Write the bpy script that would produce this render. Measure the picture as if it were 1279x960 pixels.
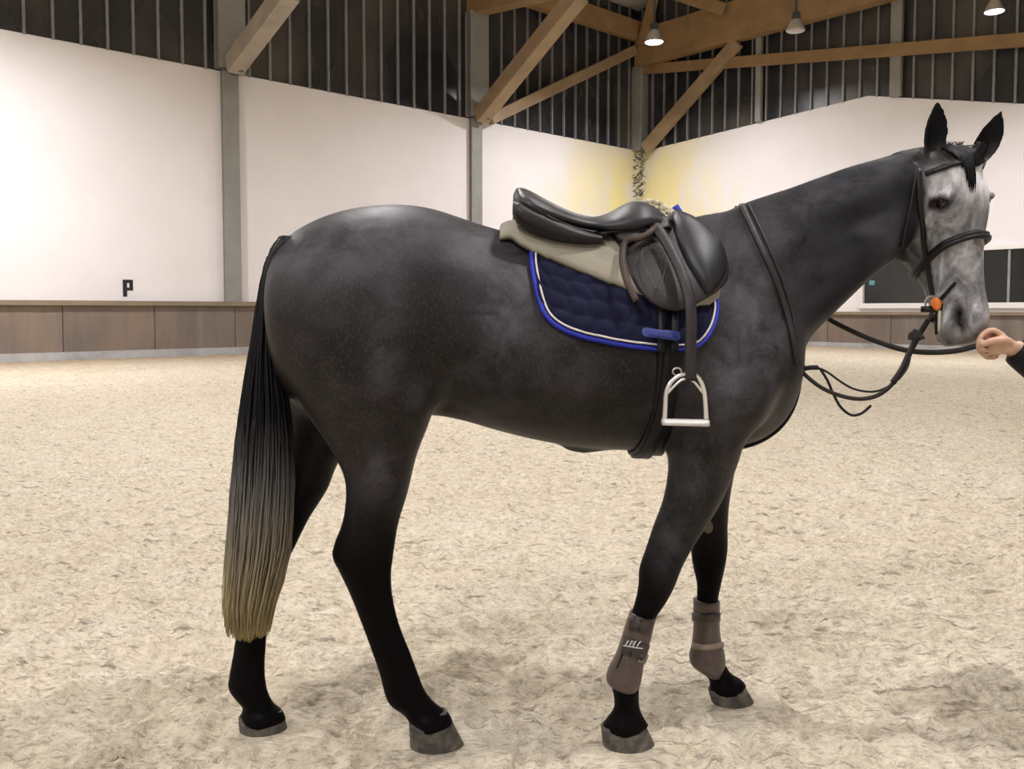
import bpy, bmesh, math, random
import numpy as np
from mathutils import Vector, Matrix
from mathutils.bvhtree import BVHTree

random.seed(7); RNG = np.random.default_rng(7)
for o in list(bpy.data.objects): bpy.data.objects.remove(o, do_unlink=True)
SC = bpy.context.scene
COL = SC.collection

# ------------------------------------------------------------------ camera
F, CX, CY, PITCH, H = 1050.0, 639.5, 439.0, math.radians(2.8), 1.34
cam_d = bpy.data.cameras.new('camera'); cam = bpy.data.objects.new('camera', cam_d); COL.objects.link(cam)
cam_d.sensor_width = 36.0; cam_d.lens = F / 1279 * 36.0; cam_d.shift_y = -(480 - CY) / 1279
cam_d.clip_start = 0.05; cam_d.clip_end = 300
cam.location = (0, 0, H); cam.rotation_euler = (math.pi / 2 - PITCH, 0, 0)
SC.camera = cam
SC.view_settings.view_transform = 'Standard'; SC.view_settings.look = 'None'
SC.view_settings.gamma = 1.0; SC.view_settings.use_curve_mapping = False
SC.view_settings.exposure = -2.6

# ------------------------------------------------------------------ world: night outside, faint bounce
W = bpy.data.worlds.new('night'); SC.world = W; W.use_nodes = True
W.node_tree.nodes['Background'].inputs[0].default_value = (0.75, 0.8, 1.0, 1)
W.node_tree.nodes['Background'].inputs[1].default_value = 0.02

# ------------------------------------------------------------------ hall lamps' light (high-bay lamps on a grid)
WD = Vector((0.7523, 0.6588, 0)); ED = Vector((0.6588, -0.7523, 0))      # along the long wall / along the end wall
P289 = Vector((-8.68, 26.0, 0)); BAY = 9.57
CORNER = P289 + WD * (2 * BAY)
def lamp_light(loc, power, size=0.55, spread=math.radians(165), col=(1.0, 0.97, 0.972)):
    l = bpy.data.lights.new('lamp_light', 'AREA'); l.shape = 'DISK'; l.size = size; l.energy = power
    l.color = col; l.spread = spread
    o = bpy.data.objects.new('lamp_light', l); COL.objects.link(o); o.location = loc
    return o
LAMP_W = 3000
for (t, s, k) in [(-8, 5.5, 2.2), (-6, 17, 1), (-6, 27, 1.1), (-17, 6, 1), (-17, 17, 1.0), (-17, 27, 1.2), (-28, 6, 1),
                  (-28, 17, 1), (-28, 27, 1.0), (-38, 12, .8), (-38, 24, .8), (6, 6, .35), (5.5, 26, .8), (14, 26, .25)]:
    p = P289 + WD * t + ED * s
    lamp_light((p.x, p.y, 9.6), LAMP_W * k)
# the two lamps nearest to the horse
lamp_light((-2.2, -0.6, 7.6), 900, 0.45)
lamp_light((2.6, 5.2, 7.8), 650, 0.45)

# ------------------------------------------------------------------ helpers
def U(px, py, d):
    x = (px - CX) / F; y = -(py - CY) / F; c, s = math.cos(PITCH), math.sin(PITCH)
    dx, dy, dz = x, c + y * s, -s + y * c
    k = d / dy
    return Vector((dx * k, d, H + dz * k))
def ray(px, py):
    return (U(px, py, 1.0) - Vector((0, 0, H))).normalized()
def proj(p):
    c, s = math.cos(PITCH), math.sin(PITCH); x, y, z = p[0], p[1], p[2] - H
    zc = y * c - z * s; yc = y * s + z * c
    return CX + F * x / zc, CY - F * yc / zc
def onplane(px, py, p0, n):
    r = ray(px, py); o = Vector((0, 0, H))
    return o + r * ((p0 - o).dot(n) / r.dot(n))
def smooth_path(pts, n, closed=False):
    """Catmull-Rom through tuples/vectors -> n samples, evenly by parameter"""
    P = np.array([tuple(p) for p in pts], float); m = len(P); out = []
    segs = m if closed else m - 1
    for i in range(n):
        t = i / n * segs if closed else i / (n - 1) * segs
        k = min(int(t), segs - 1); u = t - k
        if closed: a, b, c, d = P[(k - 1) % m], P[k], P[(k + 1) % m], P[(k + 2) % m]
        else: a, b, c, d = P[max(k - 1, 0)], P[k], P[k + 1], P[min(k + 2, m - 1)]
        out.append(.5 * ((2 * b) + (c - a) * u + (2 * a - 5 * b + 4 * c - d) * u * u + (3 * b - a - 3 * c + d) * u ** 3))
    return np.array(out)
def interp(x, tab):
    return float(np.interp(x, [a for a, _ in tab], [b for _, b in tab]))

def new_obj(name, data, parent=None):
    o = bpy.data.objects.new(name, data); COL.objects.link(o)
    if parent is not None: o.parent = parent
    return o
def mesh_obj(name, v, f, mat, parent=None, smooth=True):
    me = bpy.data.meshes.new(name); me.from_pydata([tuple(p) for p in v], [], [tuple(q) for q in f]); me.update()
    bm = bmesh.new(); bm.from_mesh(me); bmesh.ops.recalc_face_normals(bm, faces=bm.faces); bm.to_mesh(me); bm.free()
    if smooth: me.polygons.foreach_set('use_smooth', [True] * len(me.polygons))
    if mat: me.materials.append(mat)
    return new_obj(name, me, parent)
def thing(name, label, cat, group=None, loc=(0, 0, 0)):
    o = bpy.data.objects.new(name, None); COL.objects.link(o); o.location = loc; o.empty_display_size = .1
    return tag(o, label, cat, group)
def tag(o, label=None, cat=None, group=None, kind=None):
    if label: o['label'] = label
    if cat: o['category'] = cat
    if group: o['group'] = group
    if kind: o['kind'] = kind
    return o
class MB:
    def __init__(s): s.v = []; s.f = []
    def add(s, v, f):
        b = len(s.v); s.v += [tuple(p) for p in v]; s.f += [tuple(i + b for i in q) for q in f]; return s
    def rings(s, R, cap=True, closed=False):
        n = len(R[0]); v = [p for r in R for p in r]; f = []
        m = len(R)
        for i in range(m if closed else m - 1):
            for j in range(n):
                a = i * n + j; b = i * n + (j + 1) % n; i2 = (i + 1) % m
                f.append((a, b, i2 * n + (j + 1) % n, i2 * n + j))
        if cap and not closed:
            f.append(tuple(range(n - 1, -1, -1))); f.append(tuple((m - 1) * n + j for j in range(n)))
        return s.add(v, f)
    def tube(s, pts, r, n=8, closed=False):
        P = [Vector(p) for p in pts]; m = len(P); R = []
        up = None
        for i in range(m):
            if closed: t = (P[(i + 1) % m] - P[i - 1])
            else: t = P[min(i + 1, m - 1)] - P[max(i - 1, 0)]
            if t.length < 1e-9: t = Vector((0, 0, 1))
            t.normalize()
            if up is None: up = t.orthogonal().normalized()
            up = (up - t * up.dot(t)); up = up.normalized() if up.length > 1e-6 else t.orthogonal().normalized()
            q = t.cross(up); rr = r[i] if hasattr(r, '__len__') else r
            R.append([P[i] + (up * math.cos(a) + q * math.sin(a)) * rr for a in [2 * math.pi * k / n for k in range(n)]])
        return s.rings(R, closed=closed)
    def strap(s, pts, nrm, w, th, closed=False):
        P = [Vector(p) for p in pts]; m = len(P); R = []
        for i in range(m):
            t = (P[(i + 1) % m] - P[i - 1]) if closed else (P[min(i + 1, m - 1)] - P[max(i - 1, 0)])
            t.normalize(); nn = Vector(nrm[i]); nn = (nn - t * nn.dot(t)).normalized(); b = t.cross(nn)
            ww = (w[i] if hasattr(w, '__len__') else w) / 2
            e = th * .3
            R.append([P[i] - b * ww, P[i] - b * (ww - e) + nn * th, P[i] + b * (ww - e) + nn * th, P[i] + b * ww])
        return s.rings(R, closed=closed)
    def box(s, c, sx, sy, sz, rot=None):
        v = []
        for x in (-1, 1):
            for y in (-1, 1):
                for z in (-1, 1):
                    q = Vector((x * sx / 2, y * sy / 2, z * sz / 2))
                    if rot is not None: q = rot @ q
                    v.append(Vector(c) + q)
        return s.add(v, [(0, 1, 3, 2), (4, 6, 7, 5), (0, 4, 5, 1), (2, 3, 7, 6), (0, 2, 6, 4), (1, 5, 7, 3)])
    def beam(s, a, b, w, h, up=(0, 0, 1)):
        a = Vector(a); b = Vector(b); t = (b - a).normalized(); u = Vector(up); u = (u - t * u.dot(t)).normalized(); q = t.cross(u)
        R = [[p + q * x * w / 2 + u * y * h / 2 for x, y in ((-1, -1), (1, -1), (1, 1), (-1, 1))] for p in (a, b)]
        return s.rings(R)
    def prism(s, poly, d):
        """planar polygon (Vectors) extruded by vector d"""
        n = len(poly); d = Vector(d); v = [Vector(p) for p in poly] + [Vector(p) + d for p in poly]
        f = [tuple(range(n)), tuple(range(2 * n - 1, n - 1, -1))] + [(i, (i + 1) % n, n + (i + 1) % n, n + i) for i in range(n)]
        return s.add(v, f)
    def build(s, name, mat, parent=None, smooth=True, bevel=0):
        o = mesh_obj(name, s.v, s.f, mat, parent, smooth)
        if bevel:
            m = o.modifiers.new('bevel', 'BEVEL'); m.width = bevel; m.segments = 2; m.limit_method = 'ANGLE'
        return o

# ------------------------------------------------------------------ materials
class NT:
    def __init__(s, name):
        s.m = bpy.data.materials.new(name); s.m.use_nodes = True; s.t = s.m.node_tree; s.b = s.t.nodes['Principled BSDF']
    def n(s, typ, **kw):
        x = s.t.nodes.new(typ)
        for k, v in kw.items():
            if hasattr(x, k) and not k.startswith('i_'): setattr(x, k, v)
        return x
    def l(s, a, b): s.t.links.new(a, b)
    def coord(s, scale=(1, 1, 1), rot=(0, 0, 0)):
        c = s.n('ShaderNodeTexCoord'); m = s.n('ShaderNodeMapping'); s.l(c.outputs['Object'], m.inputs[0])
        m.inputs['Scale'].default_value = scale; m.inputs['Rotation'].default_value = rot; return m.outputs[0]
    def noise(s, vec, scale, detail=4, rough=.55, dist=0):
        x = s.n('ShaderNodeTexNoise'); s.l(vec, x.inputs['Vector']); x.inputs['Scale'].default_value = scale
        x.inputs['Detail'].default_value = detail; x.inputs['Roughness'].default_value = rough; x.inputs['Distortion'].default_value = dist
        return x.outputs['Fac']
    def ramp(s, fac, stops):
        x = s.n('ShaderNodeValToRGB'); s.l(fac, x.inputs[0]); e = x.color_ramp.elements
        while len(e) < len(stops): e.new(.5)
        for k, (p, c) in zip(e, stops): k.position = p; k.color = (*c, 1) if len(c) == 3 else c
        return x.outputs[0]
    def mix(s, fac, a, b, mode='MIX'):
        x = s.n('ShaderNodeMix'); x.data_type = 'RGBA'; x.blend_type = mode
        for v, i in ((fac, 0), (a, 6), (b, 7)):
            if hasattr(v, 'is_output'): s.l(v, x.inputs[i])
            else: x.inputs[i].default_value = v if i == 0 else (*v, 1)
        return x.outputs[2]
    def math(s, op, a, b=0.0):
        x = s.n('ShaderNodeMath'); x.operation = op
        for v, i in ((a, 0), (b, 1)):
            if hasattr(v, 'is_output'): s.l(v, x.inputs[i])
            else: x.inputs[i].default_value = v
        return x.outputs[0]
    def attr(s, name):
        x = s.n('ShaderNodeAttribute'); x.attribute_name = name; return x.outputs['Fac']
    def bump(s, h, strength=.3, dist=.01):
        x = s.n('ShaderNodeBump'); s.l(h, x.inputs['Height']); x.inputs['Strength'].default_value = strength
        x.inputs['Distance'].default_value = dist; s.l(x.outputs[0], s.b.inputs['Normal'])
    def set(s, col=None, rough=None, **kw):
        if col is not None:
            if hasattr(col, 'is_output'): s.l(col, s.b.inputs['Base Color'])
            else: s.b.inputs['Base Color'].default_value = (*col, 1)
        if rough is not None:
            if hasattr(rough, 'is_output'): s.l(rough, s.b.inputs['Roughness'])
            else: s.b.inputs['Roughness'].default_value = rough
        for k, v in kw.items(): s.b.inputs[k.replace('_', ' ')].default_value = v
        return s.m
def plain(name, col, rough=.5, var=.15, scale=12, bump=0.0, bscale=80, stretch=(1, 1, 1), **kw):
    n = NT(name); v = n.coord(stretch); f = n.noise(v, scale)
    a = tuple(c * (1 - var) for c in col); b = tuple(min(1, c * (1 + var)) for c in col)
    n.set(n.ramp(f, [(.3, a), (.7, b)]), rough, **kw)
    if bump: n.bump(n.noise(v, bscale, 3), bump, .004)
    return n.m
M = {}
M['leather'] = plain('black_leather', (.007, .0068, .0078), .36, .25, 18, .25, 260, Specular_IOR_Level=.3)
M['leather_seat'] = plain('black_smooth_leather', (.008, .0085, .0115), .43, .2, 14, .15, 300, Specular_IOR_Level=.42)
M['leather_brown'] = plain('dark_brown_leather', (.020, .0175, .018), .44, .25, 22, .3, 240, Specular_IOR_Level=.3)
M['leather_tan'] = plain('brown_leather', (.045, .028, .022), .5, .25, 22, .3, 240, Specular_IOR_Level=.25)
M['strap'] = plain('dark_strap_leather', (.008, .007, .008), .45, .25, 30, .2, 200, Specular_IOR_Level=.25)
M['rubber_rein'] = plain('rein_leather', (.018, .014, .0135), .5, .25, 30, .2, 300, Specular_IOR_Level=.25)
M['halfpad'] = plain('grey_beige_suede', (.27, .25, .195), .9, .12, 10, .3, 300)
M['fleece'] = plain('sheepskin', (.52, .46, .33), 1.0, .2, 60, 1.0, 120)
M['blue'] = plain('royal_blue_binding', (.010, .020, .36), .7, .15, 60, .3, 500)
M['blue_dark'] = plain('dark_blue_webbing', (.014, .025, .16), .7, .15, 60, .3, 500)
M['piping'] = plain('silver_piping', (.55, .52, .52), .6, .1, 60)
M['navy'] = plain('navy_quilt', (.0065, .0075, .026), .85, .2, 20, .3, 500, Specular_IOR_Level=.12, Sheen_Weight=.04)
M['girth'] = plain('black_girth', (.005, .005, .006), .5, .2, 30, .2, 200, Specular_IOR_Level=.2)
M['girth_grey'] = plain('grey_girth_guard', (.05, .048, .048), .5, .2, 30, .2, 200)
M['steel'] = plain('polished_steel', (.72, .71, .69), .28, .06, 20, 0, Metallic=.9)
M['tread'] = plain('stirrup_tread', (.62, .62, .6), .5, .1, 60, .4, 300, Metallic=.3)
M['orange'] = plain('orange_rubber', (.75, .2, .03), .5, .1, 30)
M['lime'] = plain('pale_rubber', (.5, .52, .38), .6, .1, 30)
M['boot'] = plain('brown_boot_shell', (.075, .054, .047), .33, .22, 40, .25, 200)
M['boot_strap'] = plain('brown_boot_strap', (.036, .026, .024), .34, .2, 40, .2, 200)
M['boot_light'] = plain('taupe_boot_elastic', (.26, .21, .17), .8, .15, 60, .3, 400)
M['white_mark'] = plain('white_mark', (.75, .75, .74), .5, .03)
M['black_paint'] = plain('black_sign', (.012, .012, .013), .4, .1)
M['skin'] = plain('skin', (.52, .33, .235), .5, .12, 30, .2, 150, Subsurface_Weight=.1)
M['jacket'] = plain('black_jacket', (.006, .0065, .009), .6, .3, 14, .3, 40, Specular_IOR_Level=.2)
M['trousers'] = plain('dark_trousers', (.02, .02, .026), .8, .2, 14, .2, 200)
M['rubber'] = plain('black_rubber', (.012, .012, .012), .5, .2)
M['hair_brown'] = plain('brown_hair', (.05, .03, .02), .5, .3, 80, .5, 200)
M['eye'] = plain('horse_eye', (.012, .006, .004), .06, .3, 60)
M['hoof'] = None

def sand_material():
    n = NT('arena_sand'); v = n.coord()
    a = n.noise(v, 2.2, 6, .6); b = n.noise(v, 26, 5, .65, .6); c = n.noise(v, .35, 3, .5); g = n.noise(v, 240, 2, .6)
    col = n.ramp(b, [(.25, (.32, .265, .19)), (.38, (.56, .48, .36)), (.5, (.74, .655, .51)), (.72, (.90, .83, .69))])
    col = n.mix(n.ramp(a, [(.35, (0, 0, 0)), (.7, (1, 1, 1))]), col, (.94, .90, .82), 'MULTIPLY')
    m1 = n.mix(.3, col, n.ramp(c, [(.35, (.70, .62, .49)), (.65, (.86, .80, .69))]))
    shade_streaks = n.noise(n.coord((.28, 1.5, 1)), 24, 4, .6, .35)  # dark stretched streaks: shade between the sand lumps put into the colour
    m2 = n.mix(n.ramp(shade_streaks, [(.57, (0, 0, 0)), (.67, (.85, .85, .85))]), m1, (.26, .21, .16))
    fine_shade_streaks = n.noise(n.coord((.3, 1.4, 1), (0, 0, .08)), 75, 3, .6, .3)  # finer streaks of the same painted shade
    m2 = n.mix(n.ramp(fine_shade_streaks, [(.53, (0, 0, 0)), (.66, (.75, .75, .75))]), m2, (.40, .33, .25))
    # damp, unridden strip of sand close to the boards
    m3 = n.mix(n.math('MULTIPLY', n.attr('edge'), n.ramp(a, [(.2, (.45,) * 3), (.7, (.95,) * 3)])), m2, (.36, .26, .15))
    n.set(m3, .95); n.bump(n.math('ADD', n.math('MULTIPLY', b, 1.0), n.math('MULTIPLY', g, .3)), 0.9, .04)
    return n.m
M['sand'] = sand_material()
def wall_white():
    n = NT('white_wall_paint'); v = n.coord()
    base = n.ramp(n.noise(v, .5, 4), [(.3, (.79, .76, .77)), (.7, (.84, .815, .83))])
    # yellow damp stains of the paint either side of the far corner
    geo = n.n('ShaderNodeNewGeometry'); d = n.n('ShaderNodeVectorMath'); d.operation = 'DISTANCE'
    n.l(geo.outputs['Position'], d.inputs[0]); d.inputs[1].default_value = (CORNER.x - .2, CORNER.y - .6, 5.2)
    near = n.ramp(n.math('DIVIDE', d.outputs['Value'], 6.8), [(.1, (1,) * 3), (.45, (.7,) * 3), (.85, (0,) * 3)])
    st = n.noise(n.coord((1, 1, .55)), .55, 3, .5, .5)
    streak = n.noise(n.coord((3, 3, .12)), 1.2, 4, .6)
    mask = n.math('MULTIPLY', near, n.ramp(st, [(.36, (0,) * 3), (.56, (1,) * 3)]))
    mask = n.math('MULTIPLY', mask, n.ramp(streak, [(.3, (.75,) * 3), (.6, (1,) * 3)]))
    col = n.mix(mask, base, (.90, .79, .32))
    n.set(col, .7); n.bump(n.noise(v, 3, 3), .08, .05); return n.m
M['white'] = wall_white()
def cladding_mat():
    n = NT('dark_translucent_cladding'); v = n.coord((1, 1, .6))
    f = n.noise(v, .45, 3, .5)
    n.set(n.ramp(f, [(.35, (.016, .018, .023)), (.52, (.034, .034, .038)), (.72, (.085, .075, .062))]), n.ramp(f, [(.3, (.16,) * 3), (.7, (.4,) * 3)]))
    return n.m
M['clad'] = cladding_mat()
M['rib'] = plain('grey_cladding_rib', (.24, .24, .255), .4, .15, 3)
M['post'] = plain('grey_galvanised_steel', (.27, .27, .255), .55, .1, 2, .1, 30)
M['plate'] = plain('steel_fixing_plate', (.1, .1, .1), .5, .2, 10)
def wood(name, col, stretch):
    n = NT(name); v = n.coord(stretch); f = n.noise(v, 1.1, 4, .55, .3)
    a = tuple(c * .75 for c in col); b = tuple(c * 1.15 for c in col)
    n.set(n.ramp(f, [(.3, a), (.7, b)]), .6); n.bump(f, .1, .01); return n.m
M['glulam'] = wood('glulam_timber', (.30, .185, .085), (1, 1, 1))
M['brace'] = wood('timber_brace', (.33, .235, .14), (1, 1, 1))
M['brace_grey'] = wood('weathered_timber_brace', (.36, .31, .25), (1, 1, 1))
def kick_mat():
    n = NT('brown_kickboard'); v = n.coord((1, 1, .12)); f = n.noise(v, 1.6, 5, .65); g = n.noise(n.coord(), .35, 3)
    c = n.ramp(f, [(.28, (.10, .085, .075)), (.5, (.17, .14, .12)), (.74, (.27, .225, .18))])
    info = n.n('ShaderNodeObjectInfo')
    c = n.mix(.35, c, n.ramp(info.outputs['Random'], [(0, (.14, .115, .10)), (.5, (.19, .155, .13)), (1, (.24, .18, .14))]))
    c = n.mix(n.ramp(g, [(.45, (0,) * 3), (.7, (.5,) * 3)]), c, (.28, .19, .13))
    n.set(c, .65); return n.m
M['kick'] = kick_mat()
M['cap'] = plain('kickboard_cap_rail', (.24, .19, .13), .6, .15, 2)
M['concrete'] = plain('grey_concrete_plinth', (.40, .40, .41), .85, .22, 1.6, .2, 20)
M['roof'] = plain('pale_roof_panel', (.62, .58, .5), .7, .06, 1)
M['frame_white'] = plain('white_window_frame', (.82, .8, .78), .45, .04, 2)
M['dark_room'] = plain('dim_room_wall', (.09, .09, .085), .8, .2, 1)
M['lamp_body'] = plain('dark_lamp_housing', (.05, .05, .05), .5, .1)
M['reflector'] = plain('aluminium_reflector', (.45, .43, .4), .35, .08, 20, 0, Metallic=.6)
def emit(name, col, s):
    n = NT(name); n.set((.8, .8, .8), .5); n.b.inputs['Emission Color'].default_value = (*col, 1); n.b.inputs['Emission Strength'].default_value = s; return n.m
M['glow'] = emit('lamp_glow', (1, .97, .94), 60); M['teal'] = emit('teal_indicator', (.2, .9, .95), 2.5)
def glass():
    n = NT('window_glass'); t = n.t
    g = n.n('ShaderNodeBsdfGlossy'); g.inputs['Roughness'].default_value = .05; tr = n.n('ShaderNodeBsdfTransparent')
    tr.inputs[0].default_value = (.75, .78, .78, 1)
    fr = n.n('ShaderNodeFresnel'); fr.inputs[0].default_value = 1.5; mx = n.n('ShaderNodeMixShader')
    n.l(fr.outputs[0], mx.inputs[0]); n.l(tr.outputs[0], mx.inputs[1]); n.l(g.outputs[0], mx.inputs[2])
    n.l(mx.outputs[0], t.nodes['Material Output'].inputs[0]); return n.m
M['glass'] = glass()

# ------------------------------------------------------------------ sand floor
def gnoise(x, y, seed):
    xi = np.floor(x).astype(np.int64); yi = np.floor(y).astype(np.int64); xf = x - xi; yf = y - yi
    def h(a, b):
        k = (a * 374761393 + b * 668265263 + seed * 974634777) & 0xFFFFFFFF
        k = ((k ^ (k >> 13)) * 1274126177) & 0xFFFFFFFF
        return ((k ^ (k >> 16)) & 0xFFFF) / 65535 * 2 * math.pi
    u = xf * xf * xf * (xf * (xf * 6 - 15) + 10); w = yf * yf * yf * (yf * (yf * 6 - 15) + 10)
    def g(a, b, dx, dy):
        t = h(a, b); return np.cos(t) * dx + np.sin(t) * dy
    n00 = g(xi, yi, xf, yf); n10 = g(xi + 1, yi, xf - 1, yf); n01 = g(xi, yi + 1, xf, yf - 1); n11 = g(xi + 1, yi + 1, xf - 1, yf - 1)
    return (n00 * (1 - u) + n10 * u) * (1 - w) + (n01 * (1 - u) + n11 * u) * w
HOOVES = [(-.222, 2.53), (-.775, 2.63), (.353, 2.535), (.745, 2.82)]
def sand_h(x, y):
    x = np.asarray(x, float); y = np.asarray(y, float)
    wx = x + .07 * gnoise(x * 4, y * 4, 11); wy = y + .07 * gnoise(x * 4, y * 4, 12)
    h = .018 * gnoise(wx * 1.7, wy * 1.7, 1) + .040 * gnoise(wx * 3.2, wy * 4.6, 2) + .036 * gnoise(wx * 7, wy * 10, 3)
    h += .030 * (.5 - 2.6 * np.abs(gnoise(wx * 5, wy * 8.5, 6))) + .020 * (.5 - 2.6 * np.abs(gnoise(wx * 12, wy * 17, 4))) + .010 * gnoise(x * 34, y * 40, 5)
    h = h - .006
    for hx_, hy_ in HOOVES:
        d = np.hypot(x - hx_, y - hy_); k = np.clip((d - .06) / .16, 0, 1); k = k * k * (3 - 2 * k); h = h * k + (1 - k) * .004
    return h
NR, NC = 680, 520
dd = 1.0 * (60 / 1.0) ** (np.arange(NR) / (NR - 1)); uu = np.linspace(-1, 1, NC)
DX = uu[None, :] * (dd[:, None] * .95 + .8); DY = np.repeat(dd[:, None], NC, 1)
DZ = sand_h(DX, DY)
wl = np.array([-WD.y, WD.x]); dist_l = -((DX - P289.x) * wl[0] + (DY - P289.y) * wl[1])         # distance from the long wall
dist_e = -((DX - CORNER.x) * WD.x + (DY - CORNER.y) * WD.y)                                      # distance from the end wall
edge = np.clip(1 - (np.minimum(dist_l, dist_e) - .5) / 6.5, 0, 1) ** 1.3
idx = np.arange(NR * NC).reshape(NR, NC)
fc = np.stack([idx[:-1, :-1], idx[:-1, 1:], idx[1:, 1:], idx[1:, :-1]], -1).reshape(-1, 4)
me = bpy.data.meshes.new('floor'); me.from_pydata(np.stack([DX, DY, DZ], -1).reshape(-1, 3).tolist(), [], fc.tolist()); me.update()
me.polygons.foreach_set('use_smooth', [True] * len(me.polygons))
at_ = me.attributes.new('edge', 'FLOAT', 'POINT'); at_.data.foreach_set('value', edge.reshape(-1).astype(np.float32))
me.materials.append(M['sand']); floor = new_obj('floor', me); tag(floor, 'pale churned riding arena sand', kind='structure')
# the rest of the arena floor, behind and beside the photographer
a = MB()
def wp(t, s, z=0): p = P289 + WD * t + ED * s; return Vector((p.x, p.y, z))
L0, L1, S1 = -46.0, 2 * BAY, 34.0
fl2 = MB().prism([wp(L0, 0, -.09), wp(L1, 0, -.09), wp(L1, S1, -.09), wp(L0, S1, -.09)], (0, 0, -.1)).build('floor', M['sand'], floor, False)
fl2.name = 'floor_base'

# ------------------------------------------------------------------ long wall and end wall
NL = Vector((ED.x, ED.y, 0)); NE = -WD                                   # normals into the hall
def onL(px, py, off=0): return onplane(px, py, P289 + NL * off, NL)
def onE(px, py, off=0): return onplane(px, py, CORNER + NE * off, NE)
def tL(p): return (p - P289).dot(WD)
def sE(p): return (p - CORNER).dot(ED)
zKick = onL(150, 377).z; zWhite = onL(289, 92).z; zEave = 15.0; zPl = onL(150, 437).z
print('heights', zKick, zWhite, zPl)
def structure(name, parent=None):
    o = bpy.data.objects.new(name, None); COL.objects.link(o); o['kind'] = 'structure'
    return o
def panel_box(name, A, B, z0, z1, n, off, th, mat, parent, z0b=None, z1b=None):
    """upright slab from ground point A to B, heights z0..z1 (at B z0b..z1b), front face off metres proud of the wall plane"""
    z0b = z0 if z0b is None else z0b; z1b = z1 if z1b is None else z1b
    poly = [Vector((A.x, A.y, z0)), Vector((B.x, B.y, z0b)), Vector((B.x, B.y, z1b)), Vector((A.x, A.y, z1))]
    return MB().prism([p + n * (off - th) for p in poly], n * th).build(name, mat, parent, False)
wl_ = structure('wall_left')
NBAY0 = -5
for b in range(NBAY0, 2):
    t0, t1 = b * BAY, (b + 1) * BAY
    panel_box('white_panel', wp(t0 + .0, 0), wp(t1, 0), zKick - .05, zWhite, NL, .06, .12, M['white'], wl_)
    k = 14; dt = BAY / k
    for i in range(k):
        if b < -1: break
        panel_box('cladding_panel', wp(t0 + i * dt, 0), wp(t0 + (i + 1) * dt, 0), zWhite - .05, zEave, NL, .0, .05, M['clad'], wl_)
        if i: panel_box('cladding_rib', wp(t0 + i * dt - .035, 0), wp(t0 + i * dt + .035, 0), zWhite - .02, zEave, NL, .09, .1, M['rib'], wl_)
    if b < -1: panel_box('cladding_panel', wp(t0, 0), wp(t1, 0), zWhite - .05, zEave, NL, .0, .05, M['clad'], wl_)
bl = structure('baseboard_left')
for b in range(NBAY0 * 4, 8):
    w = BAY / 4
    panel_box('kick_panel', wp(b * w + .01, 0), wp(b * w + w - .01, 0), zPl - .02, zKick - .06, NL, .30 + .004 * ((b * 7) % 3), .12, M['kick'], bl)
panel_box('cap_rail', wp(L0, 0), wp(L1, 0), zKick - .1, zKick + .03, NL, .42, .42, M['cap'], bl)
panel_box('concrete_plinth', wp(L0, 0), wp(L1, 0), -.3, zPl, NL, .34, .3, M['concrete'], bl)

# end wall: white panels with a raking top, dark cladding above, viewing window low on the right
we = structure('wall_end')
zc = onE(797, 191).z; p1 = onE(1085, 120); p2 = onE(1279, 130)
s1, s2 = sE(p1), sE(p2); z1_, z2_ = p1.z, p2.z
s3 = 30.0; z3 = z2_ + (z2_ - z1_) / (s2 - s1) * (s3 - s2) * .2
def ep(s, z=0): p = CORNER + ED * s; return Vector((p.x, p.y, z))
wtop = [(0, zc), (s1, z1_), (s2, z2_), (s3, z3)]
win0, win1 = sE(onE(1078, 345)), 27.0
pw0, pw1 = onE(1078, 384), onE(1255, 306); zwb, zwt = onE(1200, 384).z, onE(1262, 307).z
zkE = onE(1180, 390).z; zplE = onE(1180, 431).z
nseg = [0, s1 * .5, win0]
for a_, b_ in zip(nseg[:-1], nseg[1:]):
    panel_box('white_panel', ep(a_), ep(b_), zkE - .05, interp(a_, wtop), NE, .06, .12, M['white'], we, None, interp(b_, wtop))
for a_, b_ in [(win0, s1), (s1, s2), (s2, win1)]:
    if b_ > a_: panel_box('white_panel', ep(a_), ep(b_), zwt, interp(a_, wtop), NE, .06, .12, M['white'], we, None, interp(b_, wtop))
panel_box('white_panel', ep(win0), ep(win1), zkE - .05, zwb, NE, .06, .12, M['white'], we)
panel_box('white_panel', ep(win1), ep(S1), zkE - .05, interp(s3, wtop), NE, .06, .12, M['white'], we)
ds = (sE(onE(1279, 60)) - sE(onE(807, 60))) / 24.0
i = 0; s = .25
while s < S1:
    panel_box('cladding_panel', ep(s), ep(s + ds), min(interp(s, wtop), interp(s + ds, wtop)) - .3, 22, NE, 0, .05, M['clad'], we)
    panel_box('cladding_rib', ep(s - .035), ep(s + .035), interp(s, wtop) - .02, 22, NE, .09, .1, M['rib'], we)
    s += ds
be = structure('baseboard_end')
s = 0; i = 0
while s < S1 - .1:
    panel_box('kick_panel', ep(s + .01), ep(s + 2.36), zplE - .02, zkE - .05, NE, .30 + .004 * ((i * 5) % 3), .12, M['kick'], be); s += 2.37; i += 1
panel_box('cap_rail', ep(0), ep(S1), zkE - .09, zkE + .02, NE, .40, .40, M['cap'], be)
panel_box('concrete_plinth', ep(0), ep(S1), -.3, zplE, NE, .34, .3, M['concrete'], be)
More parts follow.
